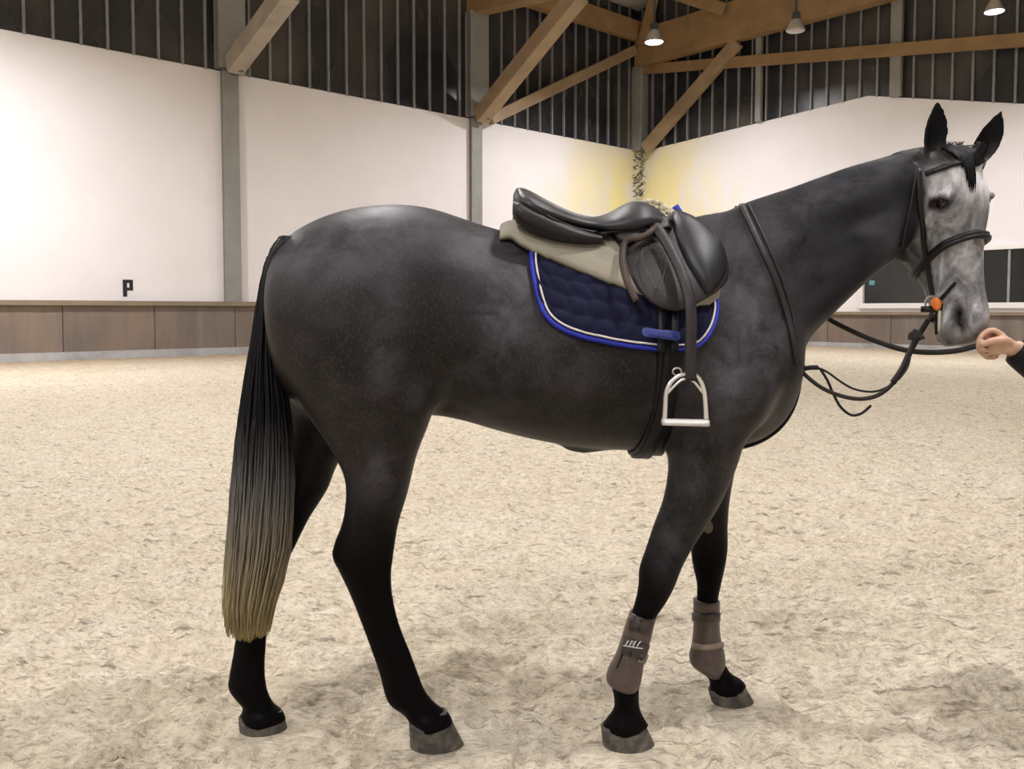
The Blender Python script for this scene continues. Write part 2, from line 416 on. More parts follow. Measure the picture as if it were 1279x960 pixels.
# window with dim room behind
wn = structure('window_1')
fw = .16
def fbar(name, a_, b_, z0, z1): return panel_box(name, ep(a_), ep(b_), z0, z1, NE, .14, .2, M['frame_white'], wn)
fbar('window_sill', win0 - .1, win1, zwb - .02, zwb + .16); fbar('window_head', win0 - .1, win1, zwt - .1, zwt + .06)
fbar('window_jamb', win0 - .1, win0 + .06, zwb + .16, zwt - .1); fbar('window_jamb', win1 - .1, win1, zwb + .16, zwt - .1)
mull = [win0 + .06]
sm = sE(onE(1261, 345)); step = (sm - win0) / 2
while mull[-1] + step < win1 - .3:
    q = win0 + step * len(mull)
    MB().prism([ep(q - .035, zwb + .16) - NE * .02, ep(q + .035, zwb + .16) - NE * .02, ep(q + .035, zwt - .1) - NE * .02, ep(q - .035, zwt - .1) - NE * .02], NE * .1).build('mullion', M['post'], wn, False)
    mull.append(q)
mull.append(win1 - .1)
for a_, b_ in zip(mull[:-1], mull[1:]):
    panel_box('pane', ep(a_ + .03), ep(b_ - .03), zwb + .16, zwt - .1, NE, .02, .02, M['glass'], wn)
room = MB(); a_ = win0 - .5
for (x0, x1, d0, d1, z0, z1) in [(a_, win1 + .5, 3.0, 3.1, zwb - .6, zwt + .5), (a_, a_ + .1, .1, 3.0, zwb - .6, zwt + .5), (win1 + .4, win1 + .5, .1, 3.0, zwb - .6, zwt + .5),
                                 (a_, win1 + .5, .1, 3.1, zwb - .7, zwb - .6), (a_, win1 + .5, .1, 3.1, zwt + .5, zwt + .6)]:
    room.prism([ep(x0, z0) - NE * d0, ep(x1, z0) - NE * d0, ep(x1, z1) - NE * d0, ep(x0, z1) - NE * d0], -NE * (d1 - d0))
room.build('room_behind', M['dark_room'], wn, False)
q = onE(1089, 353, -.6)
tl = MB().box(q, .17, .17, .17).build('indicator_light', M['teal'], None, True, .04)
tag(tl, 'small glowing teal light behind the dark viewing window', 'light')

# remaining walls and roof, out of the picture
wr = panel_box('wall_right', wp(L0, S1), wp(L1, S1), -.2, 9, -NL, 0, .2, M['white'], None); wr['kind'] = 'structure'
wb = panel_box('wall_back', wp(L0, 0), wp(L0, S1), -.2, 9, WD, 0, .2, M['white'], None); wb['kind'] = 'structure'
ce = structure('ceiling')
for (sa, sb, za, zb) in [(0, 17, zEave - .2, 19.5), (17, 34, 19.5, 15)]:
    MB().prism([wp(L0, sa, za), wp(L1, sa, za), wp(L1, sb, zb), wp(L0, sb, zb)], (0, 0, .2)).build('roof_panel', M['roof'], ce, False)

# steel posts
for (t, w, lab) in [(-BAY, .5, None), (0, .5, 'grey steel post left of the horse, beside the letter P'), (BAY, .5, 'grey steel post behind the horse\'s back, left of the saddle')]:
    if lab is None: continue
    m = MB(); zt = onL(596, 20).z if t > 0 else zEave
    for off, wd, th in ((.20, w, .05), (.08, w, .05)):
        m.prism([wp(t - wd / 2, off, zKick + .03), wp(t + wd / 2, off, zKick + .03), wp(t + wd / 2, off, zWhite + .0), wp(t - wd / 2, off, zWhite)], NL * th)
    po = thing('steel_post', lab, 'post', 'steel posts along the walls', wp(t, .1, zKick))
    mm = MB()
    mm.v = [Vector(v) - po.location for v in m.v]; mm.f = m.f
    mm.build('lower_flange', M['post'], po, False)
    up = MB()
    for off, th in ((.36, .06), (.06, .06)):
        up.prism([wp(t - .42, off, zWhite + .05), wp(t + .42, off, zWhite + .05), wp(t + .42, off, zt), wp(t - .42, off, zt)], NL * th)
    up.prism([wp(t - .04, .06, zWhite + .05), wp(t + .04, .06, zWhite + .05), wp(t + .04, .06, zt), wp(t - .04, .06, zt)], NL * .3)
    up.v = [Vector(v) - po.location for v in up.v]; up.build('upper_column', M['post'], po, False)
    pl = MB().box(wp(t + .1, .5, zWhite + .1) - po.location, .5, .5, .42).build('base_plate', M['plate'], po, False, .03)
def rel_build(m, root, name, mat, **k):
    m.v = [Vector(v) - root.location for v in m.v]; return m.build(name, mat, root, **k)
cp = thing('steel_post', 'grey steel post standing in the far corner of the arena', 'post', 'steel posts along the walls', wp(L1 - .3, .3, zc))
rel_build(MB().beam(wp(L1 - .25, .3, zc + .02), wp(L1 - .25, .3, onL(790, 84).z), .62, .5, WD), cp, 'column', M['post'], smooth=False, bevel=.05)
rel_build(MB().box(wp(L1 - .3, .75, zc + .15), .5, .5, .5), cp, 'base_plate', M['plate'], smooth=False, bevel=.05)
for (pxs, lab, wd) in [(946, 'thin grey steel post in front of the end wall cladding, nearer the far corner', .26), (1117, 'thin grey steel post on the end wall cladding, left of the horse\'s ears', .40)]:
    pb = onE(pxs, 130, .3); ss = sE(pb); zb = interp(ss, wtop)
    o = thing('steel_post', lab, 'post', 'steel posts along the walls', ep(ss, zb) + NE * .2)
    rel_build(MB().beam(ep(ss, zb) + NE * .2, ep(ss, 20 if pxs > 1000 else onE(946, 38).z) + NE * .2, wd, .2, NE), o, 'column', M['post'], smooth=False, bevel=.03)

# timber: everything as beams between points
def timber(name, lab, a, b, w, h, mat, cat, up=(0, 0, 1)):
    o = MB().beam(a, b, w, h, up).build(name, mat, None, False, .02); return tag(o, lab, cat)
def kneeplane(px, py, t): return onplane(px, py, wp(t, 0), WD)
A0 = kneeplane(600, 146, BAY); A1 = kneeplane(724, -8, BAY)
timber('timber_brace', 'timber knee brace rising steeply from the post behind the saddle', A0, A1, .55, .55, M['brace'], 'beam', NL)
D0 = kneeplane(292, 82, 0); D1 = kneeplane(362, -12, 0)
timber('timber_brace', 'pale timber knee brace at upper left above the grey post', D0, D1, .5, .55, M['brace_grey'], 'beam', NL)
B0 = onL(612, 149, .5); B1 = onL(792, 63, .5)
timber('timber_brace', 'long timber wind brace rising towards the far corner along the long wall', B0, B1, .3, .42, M['brace'], 'beam')
C0 = onE(806, 186, .5); C1 = onE(922, 52, .5)
timber('timber_brace', 'timber brace slanting up from the far corner across the end wall', C0, C1, .3, .52, M['brace'], 'beam')
G0 = onE(797, 62, .55); G1 = onE(1160, -42, .55)
timber('glulam_rafter', 'deep glulam rafter rising along the end wall from the corner', G0, G1, .5, 1.55, M['glulam'], 'beam')
E0 = onL(640, -12, .6); E1 = onL(797, 40, .6)
timber('eaves_beam', 'deep glulam eaves beam over the long wall near the corner', E0, E1, .4, .8, M['glulam'], 'beam')
H0 = kneeplane(575, 6, BAY); H1 = kneeplane(690, -22, BAY)
timber('glulam_rafter', 'dark glulam beam end sitting on top of the post behind the saddle', H0, H1, .6, 1.0, M['glulam'], 'beam')
R0 = onE(800, 87, .35); R1 = onE(1300, 48, .35)
timber('wall_rail', 'long timber rail running across the dark cladding of the end wall', R0, R0 + (R1 - R0) * (32.5 / sE(R1)), .2, .42, M['glulam'], 'beam')
timber('timber_strut', 'short timber strut standing above the far corner by the lamp', onE(802, 56, .9), onE(818, -10, .9), .3, .35, M['glulam'], 'beam', ED)
timber('purlin', 'roof purlin at the top edge of the picture, right of the lamp', onE(842, -8, 2.2), onE(905, 12, 1.0), .3, .42, M['glulam'], 'beam')

# letter board on the long wall
pc = onL(153.5, 370.5, .48); u = WD; hgt = onL(153.5, 349, .48).z - pc.z; wdt = hgt * .56; st = hgt * .2
def lp(x, z): return pc + u * x + Vector((0, 0, z))
m = MB()
for x0, x1, z0, z1 in [(0, st * 1.15, 0, hgt), (st * 1.15, wdt, hgt - st, hgt), (wdt - st, wdt, hgt * .36 + st * .9, hgt - st), (st * 1.15, wdt, hgt * .36, hgt * .36 + st * .9)]:
    m.prism([lp(x0, z0), lp(x1, z0), lp(x1, z1), lp(x0, z1)], NL * .03)
tag(m.build('letter_sign', M['black_paint'], None, False), 'black letter P on the white wall above the boards', 'sign')
# dark creeper-like growth in the corner
m = MB(); rr = random.Random(3)
for i in range(26):
    z = zc - .1 - i * .075 * 1.0; p = wp(L1 - .35, .3, z) + ED * rr.uniform(-.3, .3)
    pts = [p]
    for k in range(5): pts.append(pts[-1] + ED * rr.uniform(-.22, .22) + Vector((0, 0, rr.uniform(-.16, .1))) + NE * rr.uniform(-.02, .04))
    m.tube(pts, [.035, .03, .025, .02, .015, .008], 4)
tag(m.build('wall_growth', M['plate'], None), 'dark twiggy growth hanging down the far corner of the walls', 'vine')

# hanging lamps
def hall_lamp(px, py, depth, lab, lit=True, power=1500):
    p = U(px, py, depth); r = 11.5 / F * depth
    o = thing('high_bay_lamp', lab, 'lamp', 'high bay lamps', p)
    prof = [(.98, 0), (1.0, .06), (.9, .35), (.72, .75), (.55, 1.05), (.45, 1.2)]
    n = 24; R = [[Vector((math.cos(a) * q * r, math.sin(a) * q * r, z * r)) for a in [2 * math.pi * k / n for k in range(n)]] for q, z in prof]
    MB().rings(R, cap=False).build('reflector', M['reflector'], o)
    R = [[Vector((math.cos(a) * q * r, math.sin(a) * q * r, z * r)) for a in [2 * math.pi * k / n for k in range(n)]] for q, z in [(.42, 1.15), (.46, 1.3), (.46, 1.9), (.3, 2.05)]]
    MB().rings(R).build('ballast_housing', M['lamp_body'], o)
    R = [[Vector((math.cos(a) * q * r, math.sin(a) * q * r, z * r)) for a in [2 * math.pi * k / n for k in range(n)]] for q, z in [(.93, .04), (.9, .0), (.6, -.1), (.2, -.14)]]
    MB().rings(R).build('lens', M['glow'] if lit else M['reflector'], o)
    MB().tube([Vector((0, 0, 2 * r)), Vector((0, 0, 2 * r + 3.2))], .04, 6).build('suspension_cable', M['lamp_body'], o)
    if lit:
        l = lamp_light((p.x, p.y, p.z - .35 * r), power, r * 1.6)
hall_lamp(817, 53, 30, 'lit high bay lamp hanging above the far corner by the strut', True, 5200)
hall_lamp(994, 39, 24, 'unlit high bay lamp hanging below the glulam rafter', False)
hall_lamp(1242, 15, 22, 'lit high bay lamp at the top right corner of the picture', True, 3600)

# ================================================================== the horse
def Ym(px): return 2.56 + (px - 340) / 650 * .12          # depth of the horse's mid plane
def YmX(X): return 2.5655 + .0740 * (X + .75)             # the same, from world X
def loft_ring(A, B, da, db, hw, k=1.0, e=.55, n=40, ydir=Vector((0, 1, 0))):
    a = A if isinstance(A, Vector) else U(A[0], A[1], da); b = B if isinstance(B, Vector) else U(B[0], B[1], db)
    R = []
    for i in range(n):
        th = 2 * math.pi * i / n; t = (1 - math.cos(th)) / 2
        w = max(0.0, math.sin(math.pi * min(1, t ** k))) ** e * (1 if th <= math.pi else -1)
        R.append(a + (b - a) * t + ydir * (hw * w))
    return R
def dense(rows, n):
    """rows of plain floats -> n smooth rows"""
    return smooth_path(rows, n)
def loft(mb, rows, n, ring=40, ydir=None):
    """rows: ax, ay, bx, by, depth, hw, k, e  (pixel pairs of the outline at a depth)"""
    R = []
    for r in dense(rows, n):
        R.append(loft_ring((r[0], r[1]), (r[2], r[3]), r[4], r[4], r[5], r[6], r[7], ring))
    mb.rings(R)
body = MB()
# ---- trunk: px, top, bottom, half width, k, e
tr = [(337, 326, 395, .06, 1, .6), (343, 312, 440, .12, 1, .6), (353, 300, 480, .175, 1, .58), (370, 287, 505, .22, 1.05, .56), (400, 271, 522, .26, 1.1, .55),
      (440, 259, 528, .285, 1.12, .54), (490, 254, 524, .295, 1.12, .54), (535, 258, 518, .285, 1.1, .55), (578, 271, 525, .278, 1.15, .55), (620, 284, 537, .285, 1.25, .55),
      (670, 294, 549, .30, 1.3, .54), (720, 299, 557, .305, 1.3, .54), (770, 298, 561, .30, 1.3, .55), (815, 288, 563, .285, 1.35, .56), (855, 270, 563, .262, 1.45, .58),
      (895, 261, 561, .245, 1.5, .6), (930, 262, 556, .235, 1.4, .6), (958, 285, 545, .21, 1.2, .6), (978, 325, 527, .17, 1.05, .6), (990, 375, 505, .12, 1, .6), (996, 415, 480, .06, 1, .6)]
loft(body, [(p, t, p, b, Ym(p), w, k, e) for p, t, b, w, k, e in tr], 90, 56)
# ---- neck: crest -> throat
nk = [(868, 285, 975, 520, 2.665, .20, 1.25, .6), (895, 268, 990, 480, 2.668, .185, 1.25, .6), (922, 252, 998, 450, 2.668, .165, 1.3, .6), (952, 241, 1008, 428, 2.667, .145, 1.35, .62), (985, 230, 1026, 408, 2.663, .127, 1.35, .62),
      (1018, 218, 1048, 387, 2.658, .112, 1.35, .62), (1052, 206, 1074, 362, 2.652, .102, 1.3, .6), (1085, 197, 1098, 340, 2.645, .096, 1.2, .58), (1116, 190, 1116, 324, 2.638, .093, 1.1, .56),
      (1146, 184, 1132, 308, 2.628, .092, 1.0, .55), (1172, 182, 1152, 292, 2.615, .085, 1, .55)]
loft(body, nk, 60, 44)
# ---- hind legs. rows: back px,py / front px,py / depth / half width
def leg(rows, n=60): loft(body, [(*r, 1.0, .6) if len(r) == 6 else r for r in rows], n, 32)
leg([(360, 345, 470, 335, 2.52, .10), (338, 385, 525, 385, 2.465, .165), (340, 430, 550, 455, 2.44, .165), (357, 474, 550, 505, 2.44, .15), (382, 518, 537, 535, 2.445, .13), (408, 556, 524, 562, 2.45, .11),
     (428, 592, 516, 590, 2.46, .092), (431, 622, 508, 620, 2.47, .078), (427, 652, 498, 652, 2.48, .066), (417, 680, 492, 690, 2.49, .058), (415, 695, 489, 716, 2.495, .056), (423, 712, 490, 738, 2.50, .052),
     (437, 742, 495, 765, 2.505, .043), (450, 775, 502, 788, 2.51, .038), (463, 810, 513, 815, 2.515, .037), (474, 842, 523, 842, 2.52, .039), (480, 866, 530, 860, 2.525, .044), (487, 880, 538, 872, 2.527, .043),
     (500, 889, 549, 882, 2.53, .040), (510, 899, 561, 891, 2.53, .056), (511, 910, 567, 904, 2.53, .0595)], 110)
leg([(365, 345, 460, 335, 2.63, .10), (352, 400, 500, 400, 2.68, .16), (352, 470, 500, 490, 2.705, .145), (352, 520, 470, 540, 2.70, .12), (346, 570, 428, 572, 2.69, .095), (336, 610, 410, 610, 2.68, .078),
     (322, 645, 386, 648, 2.67, .066), (306, 675, 367, 686, 2.66, .058), (300, 692, 356, 706, 2.655, .055), (299, 712, 347, 724, 2.65, .05), (298, 740, 340, 742, 2.645, .042), (296, 775, 335, 776, 2.64, .037),
     (292, 810, 332, 810, 2.635, .036), (287, 838, 331, 838, 2.63, .039), (285, 858, 333, 858, 2.63, .043), (293, 871, 338, 872, 2.63, .042), (303, 883, 345, 882, 2.63, .04), (300, 893, 353, 888, 2.63, .055), (298, 904, 358, 900, 2.63, .0575)], 100)
# ---- fore legs
leg([(880, 400, 960, 380, 2.60, .07), (848, 455, 980, 430, 2.53, .11), (838, 505, 982, 478, 2.50, .12), (836, 545, 955, 525, 2.495, .105), (836, 572, 925, 556, 2.50, .088), (832, 598, 919, 585, 2.505, .078), (826, 628, 903, 620, 2.51, .066), (816, 655, 884, 652, 2.515, .057),
     (806, 685, 866, 682, 2.52, .05), (798, 710, 853, 706, 2.525, .052), (797, 730, 843, 730, 2.528, .049), (793, 750, 832, 752, 2.53, .042), (785, 775, 819, 772, 2.532, .036), (776, 805, 812, 797, 2.535, .034),
     (768, 832, 804, 828, 2.535, .036), (763, 852, 800, 848, 2.535, .042), (766, 868, 798, 864, 2.535, .041), (766, 885, 799, 882, 2.535, .039), (753, 904, 804, 895, 2.535, .056), (750, 916, 811, 906, 2.535, .0595)], 100)
leg([(885, 400, 950, 390, 2.74, .07), (852, 450, 970, 440, 2.79, .10), (846, 500, 965, 480, 2.815, .11), (850, 550, 935, 530, 2.82, .09), (858, 590, 920, 580, 2.82, .075), (866, 625, 912, 620, 2.82, .062), (867, 655, 909, 655, 2.82, .052),
     (863, 685, 909, 685, 2.82, .051), (865, 705, 906, 706, 2.82, .05), (870, 728, 901, 728, 2.82, .043), (870, 750, 897, 750, 2.82, .036), (869, 780, 896, 780, 2.82, .034), (868, 808, 898, 806, 2.82, .036), (869, 826, 903, 822, 2.82, .042),
     (878, 840, 909, 834, 2.82, .041), (886, 850, 915, 842, 2.82, .04), (886, 860, 927, 849, 2.82, .055), (885, 868, 933, 857, 2.82, .0585)], 90)
# sheath
body.rings([[U(x, 556, Ym(x)) + Vector((0, math.cos(a) * r, math.sin(a) * r * .7 - .01)) for a in [2 * math.pi * k / 16 for k in range(16)]] for x, r in ((700, .01), (712, .022), (728, .030), (745, .024), (765, .01))])

# ---- head, in its own frame: s down the face, d to the front, n to the near side
PSI, TAU, ROLL = math.radians(66), math.radians(6), math.radians(4)
HF = Vector((math.cos(PSI), -math.sin(PSI), 0)); HN = Vector((-math.sin(PSI), -math.cos(PSI), 0))
HA = Vector((0, 0, -1)) * math.cos(TAU) + HF * math.sin(TAU); HD = HF * math.cos(TAU) + Vector((0, 0, 1)) * math.sin(TAU)
rm = Matrix.Rotation(ROLL, 3, HF); HN = rm @ HN; HA = rm @ HA; HD = rm @ HD
HO = U(1190, 190, 2.60)
HMAT = np.array([HA, HD, HN])
def hp(s, d, n): return HO + HA * s + HD * d + HN * n
def hlocal(P): return (np.asarray(P) - np.array(HO)) @ HMAT.T
hd = [(-.025, .0, -.06, .04, .9, .5), (-.008, .03, -.10, .066, .9, .5), (.03, .052, -.15, .088, .85, .48), (.075, .062, -.20, .104, .8, .43), (.125, .066, -.235, .112, .75, .40), (.17, .064, -.25, .112, .72, .40), (.215, .058, -.257, .105, .72, .40),
      (.26, .052, -.25, .091, .75, .43), (.305, .047, -.225, .082, .8, .43), (.35, .043, -.19, .074, .85, .44), (.395, .041, -.16, .069, .9, .44), (.44, .041, -.14, .067, .95, .44), (.485, .043, -.13, .069, .95, .44),
      (.53, .043, -.125, .073, .95, .45), (.565, .034, -.12, .071, .95, .47), (.592, .015, -.105, .06, 1, .5), (.61, -.015, -.085, .04, 1, .55)]
R = [loft_ring(hp(r[0], r[1], 0), hp(r[0], r[2], 0), 0, 0, r[3], r[4], r[5], 44, HN) for r in dense([(q[0] * (.965 if q[0] > 0 else 1), *q[1:]) for q in hd], 60)]
body.rings(R)
def blob(c, rs, ax=None, n=14):
    ax = ax or (Vector((1, 0, 0)), Vector((0, 1, 0)), Vector((0, 0, 1)))
    body.rings([[c + ax[0] * rs[0] * math.cos(a) * math.sin(b) + ax[1] * rs[1] * math.sin(a) * math.sin(b) + ax[2] * rs[2] * math.cos(b)
                 for a in [2 * math.pi * k / n for k in range(n)]] for b in [.05 + (math.pi - .1) * i / (n - 1) for i in range(n)]])
EYE = (.160, .014, .106)
for sg in (1, -1):
    blob(hp(.146, .020, .098 * sg), (.018, .034, .011), (HA, HD, HN))            # brow above the eye
    blob(hp(.515, .002, .060 * sg), (.042, .034, .022), (HA, HD, HN))           # nostril flare
    blob(hp(.23, -.15, .075 * sg), (.085, .085, .03), (HA, HD, HN))              # round cheek
blob(hp(.566, -.085, 0), (.028, .04, .04), (HA, HD, HN))                         # chin
# ---- ears: crescent lofts
def ear(base, tip, wmax, facing, th=.011):
    ax = (tip - base); L = ax.length; ax.normalize(); fc = (facing - ax * facing.dot(ax)).normalized(); sd = ax.cross(fc)
    R = []
    for t in np.linspace(-.12, 1, 22):
        w = wmax * (interp(t, [(-.12, .62), (0, .72), (.2, .95), (.42, 1.0), (.65, .82), (.85, .45), (1, .07)]))
        cup = .75 * w * interp(t, [(-.12, 1.1), (.2, .95), (.6, .6), (1, .3)]); c = base + ax * (t * L) + sd * (.006 * math.sin(t * 3))
        o, i_ = [], []
        for q in np.linspace(-1, 1, 13):
            o.append(c + sd * (w * q) - fc * (cup * (1 - q * q) + th * .5)); i_.append(c + sd * (w * q * .9) - fc * (cup * (1 - q * q) - th * .5))
        R.append(o + i_[::-1])
    body.rings(R)
E1B, E1T = U(1167, 190, 2.57), U(1171, 125, 2.56)
E2B, E2T = U(1221, 200, 2.55), U(1251, 137, 2.53)
ear(E1B, E1T, .040, Vector((.12, -1, 0)))
ear(E2B, E2T, .038, Vector((-.1, -1, .2)))

# ---- one continuous skin
raw = mesh_obj('raw_body', body.v, body.f, None)
md = raw.modifiers.new('r', 'REMESH'); md.mode = 'VOXEL'; md.voxel_size = .0062; md.adaptivity = 0
dg = bpy.context.evaluated_depsgraph_get(); bme = bpy.data.meshes.new_from_object(raw.evaluated_get(dg))
bpy.data.objects.remove(raw, do_unlink=True)
nv = len(bme.vertices); V = np.empty(nv * 3); bme.vertices.foreach_get('co', V); V = V.reshape(-1, 3)
ne = len(bme.edges); E = np.empty(ne * 2, np.int32); bme.edges.foreach_get('vertices', E); E = E.reshape(-1, 2)
deg = np.bincount(E.ravel(), minlength=nv).astype(float)
def lap(X):
    out = np.empty_like(X)
    for c in range(X.shape[1]):
        out[:, c] = (np.bincount(E[:, 0], X[E[:, 1], c], nv) + np.bincount(E[:, 1], X[E[:, 0], c], nv)) / deg
    return out
def pix(P):
    c, s = math.cos(PITCH), math.sin(PITCH); zc = P[:, 1] * c - (P[:, 2] - H) * s; yc = P[:, 1] * s + (P[:, 2] - H) * c
    return CX + F * P[:, 0] / zc, CY - F * yc / zc
hl = hlocal(V)
ishead = (hl[:, 0] > -.14) & (np.abs(hl[:, 2]) < .13) & (hl[:, 1] > -.28) & (hl[:, 1] < .13)
ishead |= (V[:, 2] > HO.z - .02) & (V[:, 0] > HO.x - .12)
px_, py_ = pix(V)
def sstep(x, a, b): t = np.clip((x - a) / (b - a), 0, 1); return t * t * (3 - 2 * t)
# vertex-wise smoothing strength: broad on the trunk, light on head and lower legs
amt = np.where(ishead, 0, sstep(-V[:, 2], -.86, -1.02)) if False else np.where(ishead, 0., sstep(V[:, 2], .72, .95))
junction = np.clip(1 - np.abs(hl[:, 0] - .1) / .3, 0, 1) * ((hl[:, 1] < -.16) & (hl[:, 1] > -.45)) * .6
amt = np.maximum(amt, junction)[:, None]
V0 = V.copy()
for it in range(70):
    d_ = lap(V) - V
    V = V + d_ * .6 * amt
    if it < 5: V = V + d_ * .5 * (1 - amt)
# ---- soft sculpting on both flanks: (px, py, rx, ry, millimetres)
def normals(P):
    bme.vertices.foreach_set('co', P.ravel()); bme.update()
    N = np.empty(nv * 3); bme.vertex_normals.foreach_get('vector', N); return N.reshape(-1, 3)
N = normals(V)
Ymid = YmX(V[:, 0]); near = V[:, 1] < Ymid
mirY = np.where(near, V[:, 1], 2 * Ymid - V[:, 1]); VM = V.copy(); VM[:, 1] = mirY
mx_, my_ = pix(VM)
side = sstep(np.abs(V[:, 1] - Ymid), .04, .14) * (~ishead)
disp = np.zeros(nv)
for (bx, by, rx, ry, ang, mm) in [
        (560, 430, 40, 60, 20, -14), (585, 480, 30, 45, 25, -10), (470, 330, 60, 40, 0, 8), (400, 340, 30, 60, 10, 6), (520, 470, 28, 55, 15, 12), (575, 325, 30, 30, 0, 8),
        (640, 330, 22, 60, 12, 5), (760, 480, 120, 60, 0, 6), (925, 380, 26, 110, -22, -9), (955, 440, 22, 60, -12, 8), (895, 480, 38, 55, 0, 10), (860, 545, 24, 20, 0, 10), (905, 545, 14, 40, 30, -8),
        (970, 470, 14, 60, -8, -6), (1010, 330, 60, 20, -48, -8), (1060, 300, 70, 22, -40, -7), (1045, 350, 60, 14, -47, 6), (985, 290, 50, 40, 0, 5), (1108, 290, 18, 34, 10, 6), (1090, 250, 40, 24, -25, 6), (1085, 280, 22, 12, -20, -7),
        (455, 610, 10, 45, 0, -4), (480, 600, 14, 35, 0, 5), (365, 400, 18, 80, -10, -5), (410, 480, 12, 90, -28, -6), (470, 520, 20, 60, -10, 5), (1112, 300, 14, 30, 15, 9), (1085, 268, 30, 10, -20, -8), (1020, 365, 90, 12, -44, -9), (1100, 215, 40, 12, -18, 5), (1040, 225, 80, 10, -20, -5), (885, 543, 40, 7, -8, -7), (895, 566, 30, 14, -5, 7), (562, 498, 11, 34, 28, -8), (540, 480, 14, 40, 22, 6), (855, 610, 12, 40, 14, -5), (885, 610, 14, 40, 12, 5), (825, 718, 10, 14, 0, 6), (450, 690, 18, 14, 30, 5), (465, 735, 8, 50, -20, -4)]:
    a = math.radians(ang); dx = mx_ - bx; dy = my_ - by
    u_ = dx * math.cos(a) + dy * math.sin(a); v_ = -dx * math.sin(a) + dy * math.cos(a)
    disp += mm * .00145 * np.exp(-.5 * ((u_ / rx) ** 2 + (v_ / ry) ** 2))
V = V + N * (disp * side)[:, None]
# lower-leg tendon groove
hl = hlocal(V)
# ---- head detail: eye sockets, nostrils, mouth line
hn = np.abs(hl[:, 2])
def g3(s, d, n, rs, rd, rn): return np.exp(-.5 * (((hl[:, 0] - s) / rs) ** 2 + ((hl[:, 1] - d) / rd) ** 2 + ((hn - n) / rn) ** 2)) * ishead
V += N * (-.009 * g3(EYE[0], EYE[1], EYE[2], .012, .016, .03))[:, None]
V += N * (.005 * g3(EYE[0] - .022, EYE[1], EYE[2], .008, .024, .03))[:, None]
V += N * (.003 * g3(EYE[0] + .02, EYE[1], EYE[2], .007, .02, .03))[:, None]
V += N * (-.010 * g3(.11, -.02, .09, .02, .03, .04))[:, None]                          # hollow over the eye
V += N * (-.006 * g3(.36, -.04, .07, .07, .03, .03))[:, None]
V += N * (.004 * g3(.30, .005, .085, .10, .012, .03))[:, None]                         # facial crest
NS = (.512, .012, .075)
def nost(rs, rd):
    s_ = hl[:, 0] - NS[0]; d_2 = hl[:, 1] - NS[1]; a = math.radians(25); u_ = s_ * math.cos(a) + d_2 * math.sin(a); v_ = -s_ * math.sin(a) + d_2 * math.cos(a)
    return np.exp(-.5 * ((u_ / rs) ** 2 + (v_ / rd) ** 2) ** 1.6) * sstep(hn, .035, .055) * ishead
V += N * (-.045 * nost(.036, .025))[:, None]
ring_ = nost(.056, .043) - nost(.042, .031)
V += N * (.006 * np.clip(ring_, 0, 1))[:, None]
mouth = np.exp(-.5 * ((hl[:, 0] - (.565 - .42 * (hl[:, 1] + .0) * -1 * -.35)) / .004) ** 2) * sstep(-hl[:, 1], .035, .05) * sstep(hl[:, 1], -.14, -.12) * ishead
V += N * (-.006 * mouth)[:, None]
for _ in range(2): V = V + (lap(V) - V) * .35 * ishead[:, None]
N = normals(V)
# ---- coat masks (black points, grey face, brown-grey trunk; trunk highlights painted in)
px_, py_ = pix(VM * 1.0)
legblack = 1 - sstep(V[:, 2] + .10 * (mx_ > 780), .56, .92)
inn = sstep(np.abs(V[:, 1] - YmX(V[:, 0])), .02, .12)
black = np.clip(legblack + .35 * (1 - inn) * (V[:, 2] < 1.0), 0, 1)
neck = sstep(V[:, 0], .72, .98) * (~ishead)
facem = sstep(hl[:, 1], -.16, -.03) * sstep(hl[:, 0], .03, .075) * ishead
facem = np.maximum(facem, .55 * sstep(hl[:, 0], .26, .46) * ishead * sstep(hl[:, 1], -.28, -.16))
facem = np.where(V[:, 2] > HO.z + .015, 0, facem)
nos = np.clip(nost(.040, .028) * 3.2 - .8, 0, 1); muz = sstep(hl[:, 0], .50, .585) * ishead
eyed = np.clip(g3(EYE[0], EYE[1], EYE[2], .020, .030, .05) * 2.0 - .5, 0, 1)
earm = sstep(V[:, 2], HO.z - .005, HO.z + .03) * ishead * (V[:, 0] > HO.x - .14)
rump = sstep(V[:, 2], 1.18, 1.5) * (~ishead) * (1 - neck)  # upper trunk paler and bluish: sheen from above put into the coat colour
light = np.zeros(nv)  # pale grey patches: dapples together with highlights painted into the coat
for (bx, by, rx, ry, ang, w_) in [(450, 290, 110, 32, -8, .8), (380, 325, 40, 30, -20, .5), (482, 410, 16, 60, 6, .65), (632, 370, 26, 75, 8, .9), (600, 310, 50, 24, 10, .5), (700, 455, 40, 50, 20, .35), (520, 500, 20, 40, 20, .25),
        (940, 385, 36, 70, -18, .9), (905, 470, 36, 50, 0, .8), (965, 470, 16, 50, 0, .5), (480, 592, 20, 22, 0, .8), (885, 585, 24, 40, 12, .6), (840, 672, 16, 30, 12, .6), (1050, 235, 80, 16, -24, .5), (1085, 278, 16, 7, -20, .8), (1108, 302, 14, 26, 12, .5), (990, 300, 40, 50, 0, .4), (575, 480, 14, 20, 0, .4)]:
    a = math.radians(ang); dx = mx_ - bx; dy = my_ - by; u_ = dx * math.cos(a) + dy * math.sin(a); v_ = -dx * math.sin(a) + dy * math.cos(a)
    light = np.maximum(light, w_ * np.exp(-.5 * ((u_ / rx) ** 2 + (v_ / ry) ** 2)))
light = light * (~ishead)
fore = np.exp(-.5 * (((hl[:, 0] - .095) / .05) ** 2 + ((hl[:, 2] + .015) / .075) ** 2)) * (hl[:, 1] > 0) * ishead 
